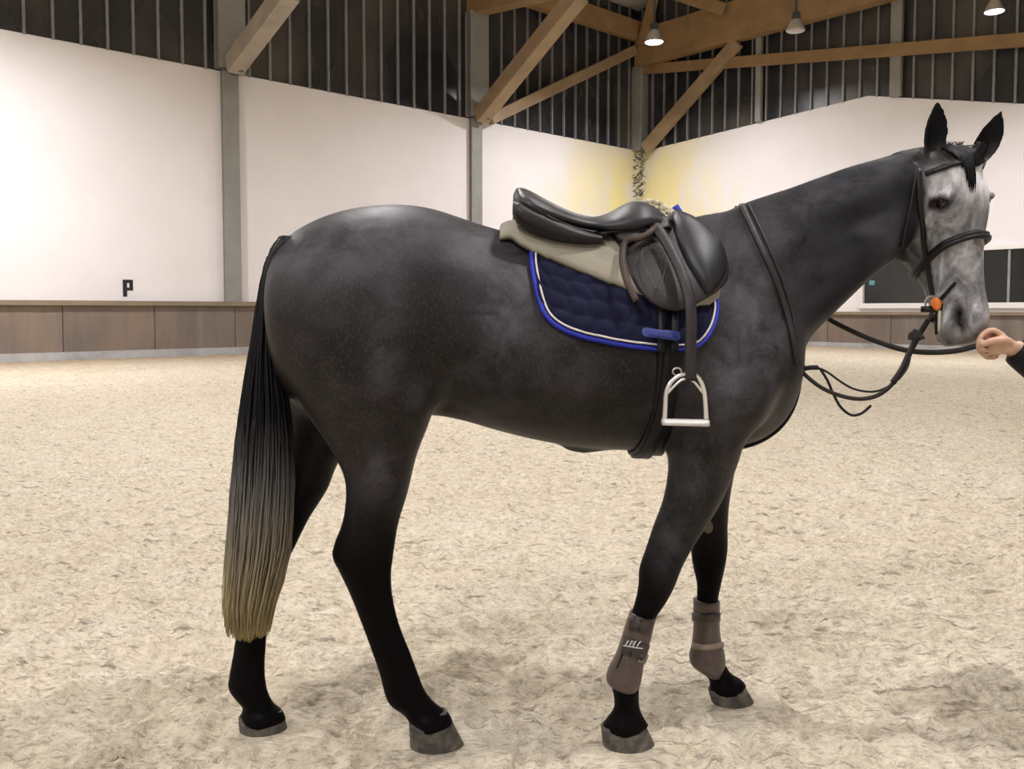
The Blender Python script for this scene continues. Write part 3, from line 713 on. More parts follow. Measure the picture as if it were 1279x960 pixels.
dkf = (np.exp(-.5 * (((hl[:, 0] - .215) / .035) ** 2 + ((hl[:, 2] + .02) / .04) ** 2)) + .8 * np.exp(-.5 * (((hl[:, 0] - .545) / .035) ** 2 + ((hl[:, 2] + .005) / .035) ** 2))) * (hl[:, 1] > -.02) * ishead
for nm, arr in (('light', light), ('fore', np.clip(fore, 0, 1)), ('darkface', np.clip(dkf, 0, 1)), ('black', black), ('neck', neck), ('face', facem), ('nostril', np.maximum(nos, eyed)), ('muzzle', muz), ('ear', earm), ('rump', rump)):
    arr = np.asarray(arr, float)[:, None]
    for _ in range(1 if nm == 'nostril' else 10): arr = .5 * arr + .5 * lap(arr)
    arr = arr[:, 0]
    a_ = bme.attributes.new(nm, 'FLOAT', 'POINT'); a_.data.foreach_set('value', arr.astype(np.float32))
bme.polygons.foreach_set('use_smooth', [True] * len(bme.polygons))
def coat():
    n = NT('dark_grey_coat'); v = n.coord(); st = n.coord((1, 1, .5))
    d1 = n.noise(v, 5.5, 5, .6, .4); d2 = n.noise(v, 24, 4, .6); d3 = n.noise(v, 2.2, 3, .5)
    fleck = n.noise(n.coord((1, 1, .6), (0, .5, 0)), 170, 3, .7)
    trunk = n.ramp(d1, [(.3, (.006, .005, .0046)), (.5, (.0115, .0095, .0088)), (.72, (.026, .0235, .0235))])
    trunk = n.mix(n.ramp(d3, [(.4, (0,) * 3), (.65, (.45,) * 3)]), trunk, (.0155, .0108, .009))
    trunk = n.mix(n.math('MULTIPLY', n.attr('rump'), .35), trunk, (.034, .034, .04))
    trunk = n.mix(n.math('MULTIPLY', n.ramp(fleck, [(.52, (0,) * 3), (.75, (1,) * 3)]), .2), trunk, (.16, .155, .155))
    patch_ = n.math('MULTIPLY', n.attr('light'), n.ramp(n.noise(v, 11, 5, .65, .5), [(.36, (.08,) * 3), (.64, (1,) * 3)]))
    nk_ = n.ramp(d1, [(.35, (.006, .006, .008)), (.7, (.024, .024, .031))])
    c = n.mix(n.attr('neck'), trunk, nk_)
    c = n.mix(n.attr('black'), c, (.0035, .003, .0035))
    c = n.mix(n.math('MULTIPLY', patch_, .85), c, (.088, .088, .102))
    f1 = n.noise(st, 13, 4, .6, .8); f2 = n.noise(v, 60, 3, .6)
    fc_ = n.ramp(f1, [(.34, (.045, .045, .05)), (.45, (.14, .14, .15)), (.55, (.32, .32, .34)), (.66, (.64, .64, .69))])
    fc_ = n.mix(.18, fc_, n.ramp(f2, [(.35, (.08,) * 3), (.65, (.6,) * 3)]))
    fc_ = n.mix(n.math('MULTIPLY', n.attr('fore'), n.ramp(f1, [(.35, (.3,) * 3), (.55, (1,) * 3)])), fc_, (.86, .86, .9))
    fc_ = n.mix(n.math('MULTIPLY', n.attr('darkface'), .75), fc_, (.085, .083, .09))
    c = n.mix(n.attr('face'), c, fc_)
    c = n.mix(n.math('MULTIPLY', n.attr('muzzle'), .8), c, n.ramp(f1, [(.35, (.045, .042, .044)), (.7, (.14, .133, .135))]))
    c = n.mix(n.attr('ear'), c, (.008, .008, .009))
    c = n.mix(n.attr('nostril'), c, (.006, .005, .005))
    n.set(c, n.ramp(d1, [(.3, (.40,) * 3), (.7, (.50,) * 3)]), Sheen_Weight=.0)
    n.l(n.math('SUBTRACT', .15, n.math('MULTIPLY', n.math('MAXIMUM', n.attr('ear'), n.math('MAXIMUM', n.attr('black'), n.math('MULTIPLY', n.attr('neck'), .35))), .11)), n.b.inputs['Specular IOR Level'])
    n.b.inputs['Sheen Tint'].default_value = (.8, .85, 1, 1)
    n.bump(n.math('ADD', n.math('MULTIPLY', fleck, .6), d2), .12, .006); return n.m
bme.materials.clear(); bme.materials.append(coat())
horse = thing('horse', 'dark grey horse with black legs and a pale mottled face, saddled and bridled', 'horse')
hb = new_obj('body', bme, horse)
BV = BVHTree.FromPolygons([tuple(p) for p in V], [tuple(p.vertices) for p in bme.polygons])
print('body verts', nv)
tm = MB(); loft(tm, [(p, t, p, b, Ym(p), w, k, e) for p, t, b, w, k, e in tr], 60, 48)
BVT = BVHTree.FromPolygons([Vector(q) for q in tm.v], tm.f)
def hit(px, py, off=0.0, fallback=None):
    r = BV.ray_cast(Vector((0, 0, H)), ray(px, py))
    if r[0] is None:
        q = BV.find_nearest(U(px, py, fallback or 2.55)); return q[0] + q[1] * off, q[1]
    return r[0] + r[1] * off, r[1]

# ---- hooves
def hoof_mat():
    n = NT('dusty_hoof_horn'); f = n.noise(n.coord((1, 1, 4)), 14, 4); g = n.noise(n.coord(), 30, 4)
    c = n.ramp(f, [(.3, (.028, .027, .027)), (.7, (.075, .069, .062))]); c = n.mix(n.ramp(g, [(.45, (0,) * 3), (.7, (.8,) * 3)]), c, (.17, .145, .10))
    n.set(c, .7); n.bump(f, .3, .004); return n.m
M['hoof'] = hoof_mat()
for (cb, cf, hb_, tb, d, w) in [((511, 905), (562, 896), (513, 948), (588, 946), 2.53, .056), ((299, 901), (354, 894), (302, 936), (366, 934), 2.63, .054),
                                ((751, 913), (805, 903), (755, 948), (826, 945), 2.535, .056), ((886, 866), (930, 856), (893, 892), (950, 890), 2.82, .055)]:
    m = MB(); R = []
    for t, g_ in [(-.2, .72), (-.08, .90), (0, .99), (.08, 1.0), (.4, 1.05), (.75, 1.1), (1.0, 1.14)]:
        A = (cb[0] + (hb_[0] - cb[0]) * t, cb[1] + (hb_[1] - cb[1]) * t); B = (cf[0] + (tb[0] - cf[0]) * t, cf[1] + (tb[1] - cf[1]) * t)
        R.append(loft_ring(A, B, d, d, w * g_, .9, .5, 28))
    m.rings(R).build('hoof', M['hoof'], horse)
# ---- eyes
for sg in (1, -1):
    c = hp(EYE[0], EYE[1], (EYE[2] - .012) * sg); rr_ = .026; m = MB()
    q = BV.find_nearest(hp(EYE[0], EYE[1], EYE[2] * sg)); c = q[0] - q[1] * .0165
    m.rings([[c + (HD * math.cos(a) * 1.15 + HA * math.sin(a) * .9) * rr_ * math.sin(b) + q[1] * rr_ * math.cos(b) * .9 for a in [2 * math.pi * k / 20 for k in range(20)]] for b in np.linspace(.02, math.pi - .02, 14)])
    m.build('eye', M['eye'], horse)

# ---- hair: tail, mane, forelock
def tail_mat():
    n = NT('tail_hair'); z = n.n('ShaderNodeSeparateXYZ'); g = n.n('ShaderNodeNewGeometry'); n.l(g.outputs['Position'], z.inputs[0])
    w = n.math('ADD', z.outputs[2], n.math('MULTIPLY', n.noise(n.coord((14, 14, .6)), 8, 3), -.25))
    t = n.math('DIVIDE', n.math('SUBTRACT', w, .2), 1.0)
    c = n.ramp(t, [(.0, (.36, .285, .135)), (.14, (.30, .245, .135)), (.30, (.19, .165, .12)), (.46, (.11, .105, .10)), (.60, (.035, .034, .036)), (.70, (.004, .004, .005))])
    n.set(c, .5, Specular_IOR_Level=.2); return n.m
M['tail'] = tail_mat()
M['black_hair'] = plain('black_hair', (.007, .0065, .008), .5, .3, 60, Specular_IOR_Level=.2)
TL = [(292, 352), (310, 338), (340, 328), (380, 321), (430, 314), (480, 305), (520, 299), (560, 294), (620, 289), (680, 285), (730, 282), (770, 280), (800, 286)]
TR = [(292, 366), (310, 362), (340, 348), (380, 342), (430, 346), (480, 356), (520, 363), (560, 366), (620, 366), (680, 362), (720, 353), (750, 344), (775, 338), (800, 332)]
m = MB(); rr = random.Random(5)
for i in range(900):
    u_ = rr.random(); w_ = rr.uniform(-1, 1) * math.sqrt(max(0, 1 - (2 * u_ - 1) ** 2)); yend = 803 - abs(rr.gauss(0, 1)) * 20 - 14 * abs(u_ - .45)
    if rr.random() < .12: yend -= rr.uniform(20, 120)
    ph = rr.uniform(0, 6.28); pts = []
    ys = np.linspace(294 + rr.uniform(0, 30), yend, 15)
    for y in ys:
        fr = (y - 294) / 500
        x = interp(y, TL) + (interp(y, TR) - interp(y, TL)) * u_ + math.sin(fr * 5 + ph) * 3.2 * fr + rr.gauss(0, .6)
        pts.append(U(x, y, 2.49 + .012 * (1 - fr) + w_ * (.016 + .055 * min(1, fr * 2))))
    m.tube(pts, [.0022] * 3 + [.0028] * 9 + [.0022, .0016, .0008], 3)
# dense inner hair
R = []
for y in np.linspace(296, 770, 26):
    fr = (y - 296) / 480; a, b = interp(y, TL), interp(y, TR); c_ = (a + b) / 2; hwx = (b - a) / 2 * (.86 - .25 * max(0, fr - .7))
    R.append([U(c_ + hwx * math.cos(t), y, 2.50) + Vector((0, math.sin(t) * (.02 + .035 * min(1, fr * 2)), 0)) for t in [2 * math.pi * k / 20 for k in range(20)]])
m.rings(R); m.build('tail', M['tail'], horse)
def crest_pt(t):
    tab = [(922, 254), (952, 243), (985, 232), (1018, 220), (1052, 208), (1085, 199), (1116, 192), (1146, 186), (1165, 184)]
    p = smooth_path(tab, 60)[min(59, int(t * 59))]; return p
m = MB(); rr = random.Random(6)
for i in range(620):
    t = rr.random(); p = crest_pt(t); d0 = 2.672 - .05 * t; base = U(p[0], p[1] + 9, d0 + rr.uniform(-.004, .01)); L = rr.uniform(.05, .13)
    pts = [base]
    for k, (dy, dz) in enumerate([(.014, .004), (.03, -.006), (.05, -.03), (.07, -.07), (.085, -.115)]):
        f_ = L / .13; pts.append(base + Vector((-.02 * k / 5 + rr.gauss(0, .004), dy * f_ + rr.gauss(0, .003), dz * f_ + rr.gauss(0, .003))))
    m.tube(pts, [.0022, .0022, .002, .0018, .0014, .0006], 3)
m.build('mane', M['black_hair'], horse)
m = MB(); rr = random.Random(8)
def face_pt(s_, n_, off):
    r = BV.ray_cast(hp(s_, .16, n_), -HD, .2)
    return (r[0] + HD * off) if r[0] else hp(s_, .02 + off, n_)
for i in range(620):
    a0 = rr.uniform(-.052, .056); L = rr.uniform(.045, .075) + (rr.uniform(0, .085) if abs(a0 - .026) < .02 else 0)
    j1, j2 = rr.gauss(0, .002), rr.uniform(0, .004); pts = []
    for k in range(7):
        f_ = k / 6; pts.append(face_pt(-.012 + L * f_, a0 * (1 - .4 * f_) + .012 * f_ + j1 * f_, .004 + .010 * math.sin(f_ * math.pi) + j2))
    m.tube(pts, [.002, .0024, .0024, .0022, .0018, .0014, .0006], 3)
for i in range(30):
    b_ = hp(-.015, .0, rr.uniform(-.04, .03)); dx_ = rr.gauss(0, .008); m.tube([b_, b_ + Vector((dx_, 0, .010)), b_ + Vector((dx_ * 2.2, 0, .018))], [.002, .0016, .0006], 3)
m.build('forelock', M['black_hair'], horse)

# ================================================================== tack
XDIR = Vector((1, 0, 0))
def mirY(p): p = Vector(p); return Vector((p.x, 2 * YmX(p.x) - p.y, p.z))
def torso_hit(X, th, off=0.0):
    """surface of the trunk in the cross plane X; th from straight up (0) towards the near side (+)"""
    c = Vector((X, YmX(X), 1.22)); d = Vector((0, -math.sin(th), math.cos(th)))
    r = (BV if math.cos(th) > -.05 else BVT).ray_cast(c + d * .75, -d)
    if r[0] is None: return c + d * .3, d
    nn = r[1] if r[1].dot(d) > 0 else -r[1]
    return r[0] + nn * off, nn
def drape_grid(cols, bottom, off, ns, puff=None, tmax=math.radians(115), shear=lambda p: 0.0):
    """columns of constant X over the back; each side runs down to the outline py=bottom(px). Returns grid of points, normals"""
    G = []; Nn = []
    for pxn in cols:
        dn = Ym(pxn) - .27; X = (pxn - CX) / F * dn
        th = .3; step = math.radians(1.0)
        while th < tmax:
            p, _ = torso_hit(X, th, off); q = proj(p)
            if q[1] >= bottom(pxn): break
            th += step
        g, nn = [], []
        for j in range(-ns, ns + 1):
            a = th * j / ns; p, nr = torso_hit(X - shear(pxn) * (1 - abs(j) / ns) ** .8, a, off)
            g.append(p); nn.append(nr)
        G.append(g); Nn.append(nn)
    G = np.array([[tuple(p) for p in g] for g in G]); Nn = np.array([[tuple(p) for p in g] for g in Nn])
    for _ in range(3):          # settle the cloth
        G[1:-1, 1:-1] = G[1:-1, 1:-1] * .5 + .125 * (G[:-2, 1:-1] + G[2:, 1:-1] + G[1:-1, :-2] + G[1:-1, 2:])
    if puff is not None: G = G + Nn * puff[..., None]
    return G, Nn
def grid_solid(m, G, Nn, th):
    a, b = G.shape[:2]; v = list(G.reshape(-1, 3)) + list((G - Nn * th).reshape(-1, 3)); f = []; o = a * b
    for i in range(a - 1):
        for j in range(b - 1):
            q = (i * b + j, i * b + j + 1, (i + 1) * b + j + 1, (i + 1) * b + j); f.append(q); f.append(tuple(o + k for k in q[::-1]))
    rim = [i * b for i in range(a)] + [(a - 1) * b + j for j in range(1, b)] + [i * b + b - 1 for i in range(a - 2, -1, -1)] + [j for j in range(b - 2, 0, -1)]
    for i in range(len(rim)): p, q = rim[i], rim[(i + 1) % len(rim)]; f.append((p, q, o + q, o + p))
    return m.add(v, f)

# ---- quilted navy saddle cloth
PB = [(664, 330), (667, 352), (671, 372), (677, 388), (688, 401), (705, 411), (722, 418), (760, 426), (797, 432), (820, 434), (850, 435), (862, 434), (876, 427), (889, 413), (897, 396), (902, 380)]
def pb(px): return interp(px, PB)
cols = np.concatenate([np.linspace(664, 700, 22), np.linspace(702, 866, 66), np.linspace(868, 902, 20)])
NS_ = 64
uu_ = cols[:, None]; jj = np.arange(-NS_, NS_ + 1)[None, :]
fr = np.abs(jj) / NS_
row = fr * 7.0; colq = (uu_ - 664) / 26 + np.floor(row) * .5 + .25 * np.sin(row * 2)
q1 = np.abs(np.sin(np.pi * row)) ** .5; q2 = np.abs(np.sin(np.pi * colq)) ** .5
puff = .013 * (q1 * q2 - .4) * np.clip((1 - fr) * 12, 0, 1) * np.clip((uu_ - 664) / 8, 0, 1) * np.clip((902 - uu_) / 8, 0, 1)
G, Nn = drape_grid(cols, pb, .014, NS_, puff, shear=lambda p: interp(p, [(800, 0), (902, .06)]))
cloth = thing('saddle_cloth', 'navy quilted saddle cloth with royal blue edging lying under the saddle', 'saddle cloth', None, U(780, 300, Ym(780)))
def rb(m, root, name, mat, **k): return rel_build(m, root, name, mat, **k)
rb(grid_solid(MB(), G, Nn, .010), cloth, 'quilted_panel', M['navy'])
def rimline(jside):
    a = [G[0, j] for j in jside]; na = [Nn[0, j] for j in jside]
    b = [G[i, jside[-1]] for i in range(1, len(G))]; nb = [Nn[i, jside[-1]] for i in range(1, len(G))]
    c = [G[-1, j] for j in jside[::-1][1:]]; nc = [Nn[-1, j] for j in jside[::-1][1:]]
    return np.array(a + b + c), np.array(na + nb + nc)
for sd in (1, -1):
    js = [NS_ + sd * k for k in range(10, NS_ + 1)]
    P, Q = rimline(js)
    P2 = smooth_path(P[::3], 130); Q2 = smooth_path(Q[::3], 130)
    for _ in range(6): P2[1:-1] = .5 * P2[1:-1] + .25 * (P2[:-2] + P2[2:])
    m = MB(); m.strap(P2 - Q2 * .006, Q2, .014, .011); rb(m, cloth, 'blue_binding', M['blue'])
    cen = P2.mean(0); inn_ = []
    for i in range(len(P2)):
        t = Vector(P2[min(i + 1, 129)] - P2[max(i - 1, 0)]).normalized(); b = t.cross(Vector(Q2[i])).normalized()
        if b.dot(Vector(cen - P2[i])) < 0: b = -b
        inn_.append(Vector(P2[i]) + b * .0105 + Vector(Q2[i]) * .006)
    rb(MB().tube(inn_, .0032, 6), cloth, 'silver_piping', M['piping'])
# ---- pixel-outlined leather patch that follows the body
def patch(outline, off, th, mat, name, root, rings=12, n=72, bulge=0.0, roll=.006, center=None, far=True, wob=None, closed_spline=True):
    O = smooth_path(outline, n, True) if closed_spline else np.array(outline, float)
    c = np.array(center if center else O.mean(0)); n = len(O)
    top, bot = [], []
    for k in range(rings + 1):
        r = k / rings
        for p in O:
            q = c + (p - c) * max(r, .001); P, Nr = hit(q[0], q[1])
            Nv = Vector((Nr.x * .4, Nr.y - .4, Nr.z * .6)).normalized()
            o_ = off + bulge * (1 - r ** 2.2) - (roll if k == rings else 0) + (wob(q) if wob else 0)
            top.append(P + Nv * o_); bot.append(P + Nv * (o_ - th + (roll if k == rings else 0)))
    # relax to even out bumps of the surface below
    T = np.array([tuple(t) for t in top]).reshape(rings + 1, n, 3); Bt = np.array([tuple(t) for t in bot]).reshape(rings + 1, n, 3)
    for A in (T, Bt):
        for _ in range(8):
            A[:] = .5 * A + .25 * (np.roll(A, 1, 1) + np.roll(A, -1, 1)) if False else A
            A[1:-1] = .6 * A[1:-1] + .1 * (A[:-2] + A[2:] + np.roll(A[1:-1], 1, 1) + np.roll(A[1:-1], -1, 1))
            A[0] = A[1].mean(0)
    v = list(T.reshape(-1, 3)) + list(Bt.reshape(-1, 3)); f = []; o = (rings + 1) * n
    for k in range(rings):
        for j in range(n):
            q = (k * n + j, k * n + (j + 1) % n, (k + 1) * n + (j + 1) % n, (k + 1) * n + j); f.append(q); f.append(tuple(o + i for i in q[::-1]))
    for j in range(n): a = rings * n + j; b = rings * n + (j + 1) % n; f.append((a, b, o + b, o + a))
    rb(MB().add(v, f), root, name, mat)
    if far: rb(MB().add([mirY(p) for p in v], f), root, name, mat)
    return T
# blue webbing loop on the cloth
patch([(800, 413), (820, 415), (841, 417), (842, 427), (820, 425), (800, 422)], .056, .006, M['blue_dark'], 'webbing_loop', cloth, 5, 36)

# ---- half pad
HB = [(618, 285), (628, 287), (636, 292), (650, 303), (667, 312), (690, 321), (710, 329), (750, 345), (772, 353), (800, 365), (840, 378), (870, 380), (888, 378), (900, 370), (906, 356), (908, 345)]
cols2 = np.linspace(622, 908, 70)
fr2 = np.abs(np.arange(-30, 31)) / 30
pf = (.016 * np.clip((1 - fr2) * 5, 0, 1) ** .5)[None, :] * np.clip((cols2[:, None] - 620) / 22, .0, 1) ** .5 * np.ones((70, 61)) - .016 * (1 - np.clip((cols2[:, None] - 620) / 26, 0, 1)) ** 2
G2, N2 = drape_grid(cols2, lambda p: interp(p, HB), .028, 30, pf, shear=lambda p: interp(p, [(800, 0), (908, .115)]))
hpad = thing('half_pad', 'grey-beige suede half pad with a fleece front roll between cloth and saddle', 'saddle pad', None, U(760, 295, Ym(760)))
rb(grid_solid(MB(), G2, N2, .014), hpad, 'suede_panel', M['halfpad'])
m = MB(); rr = random.Random(12)
for i in range(420):
    t = rr.random(); X = U(812 + 36 * t, 262, Ym(830)).x; a = rr.gauss(0, .16)
    base = Vector((X, YmX(X) - a * .22, 0)); base.z = U(0, 250 + 18 * t, 2.63).z - a * a * .5 - rr.uniform(0, .03)
    base += Vector((rr.gauss(0, .006), 0, rr.gauss(0, .006)))
    r_ = rr.uniform(.008, .014)
    m.rings([[base + Vector((math.cos(q) * math.sin(b), math.sin(q) * math.sin(b), math.cos(b))) * r_ for q in [2 * math.pi * k / 7 for k in range(7)]] for b in np.linspace(.2, 2.9, 5)])
rb(m, hpad, 'fleece_roll', M['fleece'])
for sg in (-1, 1):
    m = MB(); X = U(853, 270, 2.65).x; b_ = Vector((X, YmX(X) + sg * .035, U(0, 272, 2.65).z))
    m.strap([b_ + Vector((-.03, 0, .035)), b_ + Vector((-.008, 0, .0)), b_ + Vector((.018, sg * .03, -.05))], [(0, -1, .2)] * 3, .022, .006)
    rb(m, cloth, 'wither_tab', M['blue'])

# ---- saddle
sad = thing('saddle', 'black leather jumping saddle on the horse\'s back', 'saddle', None, U(760, 290, Ym(760)))
def px_loft(rows, n, ring=36): m = MB(); loft(m, rows, n, ring); return m
st = [(641, 243, 262, .07), (645, 236, 268, .12), (651, 235, 273, .15), (662, 239, 279, .172), (680, 249, 284, .175), (700, 259, 288, .16), (720, 267, 291, .143), (740, 271, 293, .132), (757, 267, 298, .142),
      (772, 259, 302, .152), (785, 253, 304, .156), (797, 251, 302, .152), (808, 254, 298, .140), (820, 261, 293, .118), (829, 268, 289, .085), (836, 274, 284, .035)]
rb(px_loft([(p, t, p - 1, b + 4, Ym(p) - .0, w, 1.35, .42) for p, t, b, w in st], 80, 48), sad, 'seat', M['leather_seat'])
# welt along the seat edge, near and far
wl2 = [(644, 250), (654, 253), (672, 263), (690, 273), (708, 281), (728, 287), (745, 290)]
W3 = [U(x, y, Ym(x) - interp(x, [(644, .11), (662, .165), (690, .172), (720, .15), (745, .135)])) for x, y in smooth_path(wl2, 30)]
for mir in (0, 1): rb(MB().tube([mirY(p) if mir else p for p in W3], .0045, 6), sad, 'welt', M['leather'])
# rear panels (cushions)
pn = [(641, 252, 640, 268, .03), (648, 252, 646, 279, .05), (662, 257, 658, 288, .058), (685, 267, 681, 298, .058), (710, 280, 707, 304, .055), (732, 289, 731, 306, .05), (752, 294, 752, 304, .03)]
m = px_loft([(a, b, c, d, Ym(a) - .125, w, 1.0, .45) for a, b, c, d, w in pn], 40, 28)
pv = list(m.v); rb(m, sad, 'panel', M['leather_brown']); rb(MB().add([mirY(p) for p in pv], m.f), sad, 'panel', M['leather_brown'])
# flap
FL = [(748, 288), (772, 291), (800, 290), (826, 282), (845, 277), (866, 283), (884, 295), (898, 315), (904, 338), (902, 356), (890, 369), (872, 380), (855, 389), (838, 393), (822, 390), (806, 381), (793, 367), (784, 350), (780, 334), (771, 318), (758, 302)]
patch(FL, .058, .012, M['leather_brown'], 'flap', sad, 14, 90, .012, .004, (836, 335))
# skirt and knee block, both on the flap
patch([(745, 290), (765, 287), (790, 287), (815, 284), (832, 280), (836, 289), (826, 298), (812, 305), (796, 311), (782, 318), (771, 315), (758, 303)], .085, .02, M['leather_brown'], 'skirt', sad, 8, 60, .006, .006)
patch([(836, 288), (846, 279), (862, 281), (880, 293), (894, 309), (901, 328), (899, 348), (888, 364), (876, 373), (862, 358), (848, 338), (839, 315)], .074, .03, M['leather_seat'], 'knee_block', sad, 10, 64, .022, .012)
# calf panel stitching
sp = smooth_path([(798, 333), (823, 334), (826, 345), (822, 360), (812, 380)], 30)
for pts in (sp, smooth_path([(798, 333), (797, 350), (803, 366), (811, 379)], 20)):
    rb(MB().tube([hit(x, y, .0745)[0] for x, y in pts], .0013, 5), sad, 'stitching', M['girth_grey'])
# stirrup leathers and irons
def strap_px(pts, off, w, th, name, mat, root, n=40, far=False, offs=None):
    S = smooth_path(pts, n); P = []; Q = []
    for i, (x, y) in enumerate(S):
        o_ = off if offs is None else float(np.interp(i / (n - 1), [a for a, _ in offs], [b for _, b in offs]))
        p, nr = hit(x, y); nr = Vector((nr.x * .3, nr.y - .5, nr.z * .5)).normalized(); P.append(p + nr * o_); Q.append(nr)
    A = np.array([tuple(p) for p in P])
    for _ in range(6): A[1:-1] = .5 * A[1:-1] + .25 * (A[:-2] + A[2:])
    m = MB().strap(A, Q, w, th); v = list(m.v); f = list(m.f)
    o = rb(m, root, name, mat)
    if far: rb(MB().add([mirY(p) for p in v], f), root, name, mat)
    return A
ln = strap_px([(812, 300), (822, 312), (834, 335), (845, 362), (852, 390), (854, 420), (854, 445), (855, 472)], .09, .033, .007, 'stirrup_leather', M['leather_brown'], sad, 40, True,
         [(0, .10), (.4, .105), (.55, .10), (.75, .075), (1, .07)])
strap_px([(816, 300), (802, 311), (790, 315), (779, 314), (774, 320), (772, 334), (775, 352), (782, 368), (790, 383)], .07, .020, .006, 'leather_end', M['leather_tan'], sad, 30, True, [(0, .105), (.3, .10), (.5, .085), (1, .066)])
ip = Vector(ln[-1]); sc_ = 1 / F * ip.y
iron = []
def ipx(x, y, dy=0): return U(x, y, ip.y + dy)
for mir in (0, 1):
    fm = (lambda p: mirY(p)) if mir else (lambda p: Vector(p))
    arch = smooth_path([(830, 523), (831, 505), (832, 490), (838, 477), (848, 469), (857, 467), (866, 467), (874, 474), (879, 487), (881, 505), (882, 524)], 40)
    io = rb(MB().tube([fm(ipx(x, y)) for x, y in arch], [.0055 + .002 * abs(i - 20) / 20 for i in range(40)], 10), sad, 'stirrup_iron', M['steel'])
    inner = smooth_path([(833, 492), (840, 484), (850, 475), (858, 473), (866, 476), (873, 484), (879, 492)], 24)
    def sub(m, name, mat, **k):
        m.v = [Vector(v) - sad.location for v in m.v]; return m.build(name, mat, io, **k)
    sub(MB().tube([fm(ipx(x, y)) for x, y in inner], .004, 8), 'inner_arch', M['steel'])
    R = [[fm(ipx(827 + (885 - 827) * t, 526.5 + 1.5 * t) + Vector((0, a * .026 * w_, b * .0085))) for a, b in ((-1, -.6), (-.9, .6), (-.4, 1), (.4, 1), (.9, .6), (1, -.6), (.6, -1), (-.6, -1))] for t, w_ in ((0, .6), (.06, .95), (.2, 1), (.5, 1.05), (.8, 1), (.94, .95), (1, .6))]
    sub(MB().rings(R), 'tread', M['tread'])
# girth: wraps under the belly
def girth_strip(pxt, pxb, ya, w, mat, name, off):
    P = []; Q = []
    th0, th1 = math.radians(78), math.radians(282); n = 60
    for i in range(n):
        t = i / (n - 1); th = th0 + (th1 - th0) * t; dn = abs(t - .5) * 2
        pxx = pxb + (pxt - pxb) * dn ** 1.3; X = (pxx - CX) / F * 2.40
        p, nr = torso_hit(X, th, off); P.append(tuple(p)); Q.append(nr)
    A = np.array(P)
    for _ in range(10): A[1:-1] = .5 * A[1:-1] + .25 * (A[:-2] + A[2:])
    ww = [w * (1 + .5 * max(0, 1 - abs(i / (n - 1) - .5) * 3.2)) for i in range(n)]
    rb(MB().strap(A, Q, ww, .012), sad, name, mat)
girth_strip(833, 822, 0, .07, M['girth'], 'girth', .006)
girth_strip(832, 815, 0, .036, M['girth'], 'girth_strap', .016)
for x in (824, 840):
    strap_px([(x, 380), (x, 410), (x - 1, 440)], .030, .024, .006, 'billet', M['girth'], sad, 10, True)
pr, nr_ = hit(840, 463, .03); rb(MB().tube([pr + Vector((.012 * math.cos(a), -.004, .01 * math.sin(a))) for a in np.linspace(0, 2 * math.pi, 16, endpoint=False)], .0025, 6, True), sad, 'girth_ring', M['steel'])

# ---- breastplate
bp = thing('breastplate', 'black leather breastplate running from withers around the horse\'s chest', 'breastplate', None, U(960, 380, 2.5))
strap_px([(906, 345), (915, 310), (922, 270), (929, 255)], .012, .014, .005, 'wither_strap', M['strap'], bp, 16, True) if False else None
strap_px([(926, 257), (935, 277), (948, 305), (962, 335), (975, 368), (985, 402), (991, 432), (995, 455)], .006, .019, .006, 'shoulder_strap', M['leather_brown'], bp, 40, True)
strap_px([(934, 257), (945, 279), (958, 307), (971, 338), (982, 371), (990, 402), (994, 428)], .008, .009, .006, 'shoulder_cord', M['leather_brown'], bp, 40, True)
# strap down the front of the chest and back between the fore legs to the girth
mid = []
for (x, y) in smooth_path([(995, 455), (989, 485), (981, 513), (965, 537), (943, 553), (915, 561), (880, 563), (845, 563)], 40):
    p = U(x, y, Ym(x)); q = BV.find_nearest(p); mid.append((q[0] + q[1] * .006, q[1]))
A = np.array([tuple(a) for a, _ in mid])
for _ in range(6): A[1:-1] = .5 * A[1:-1] + .25 * (A[:-2] + A[2:])
rb(MB().strap(A, [b for _, b in mid], .030, .007), bp, 'chest_strap', M['strap'])
kn = U(997, 460, 2.60); rb(MB().tube([kn + Vector((.018 * math.cos(a), 0, .02 * math.sin(a))) for a in np.linspace(0, 2 * math.pi, 18, endpoint=False)], .005, 8, True), bp, 'chest_ring', M['rubber'])
rb(MB().tube([kn + Vector((.0, 0, .02)), U(999, 445, 2.60), U(999, 437, 2.60)], .006, 6), bp, 'ring_strap', M['strap'])

# ---- bridle: loops and straps measured in the head's own frame
br = thing('bridle', 'black leather bridle with noseband and bit on the horse\'s head', 'bridle', None, hp(.2, 0, 0))
def head_hit(s, ang, off, dax=-.05):
    c = hp(s, dax, 0); d = HD * math.cos(ang) + HN * math.sin(ang)
    r = BV.ray_cast(c, d, .3)
    if r[0] is None: return c + d * .1, d
    nn = r[1] if r[1].dot(d) > 0 else -r[1]
    return r[0] + nn * off, nn
def head_loop(s_of, a0, a1, off, w, th, name, mat, n=60, closed=False, dax=-.05):
    P, Q = [], []
    for i in range(n):
        a = a0 + (a1 - a0) * i / (n if closed else n - 1); p, nr = head_hit(s_of(a), a, off, dax); P.append(tuple(p)); Q.append(nr)
    A = np.array(P)
    for _ in range(5):
        if closed: A = .5 * A + .25 * (np.roll(A, 1, 0) + np.roll(A, -1, 0))
        else: A[1:-1] = .5 * A[1:-1] + .25 * (A[:-2] + A[2:])
    return rb(MB().strap(A, Q, w, th, closed), br, name, mat)
PI = math.pi
head_loop(lambda a: .262 + .048 * (1 - math.cos(a)), -PI, PI, .004, .026, .010, 'noseband', M['strap'], 80, True, -.06)
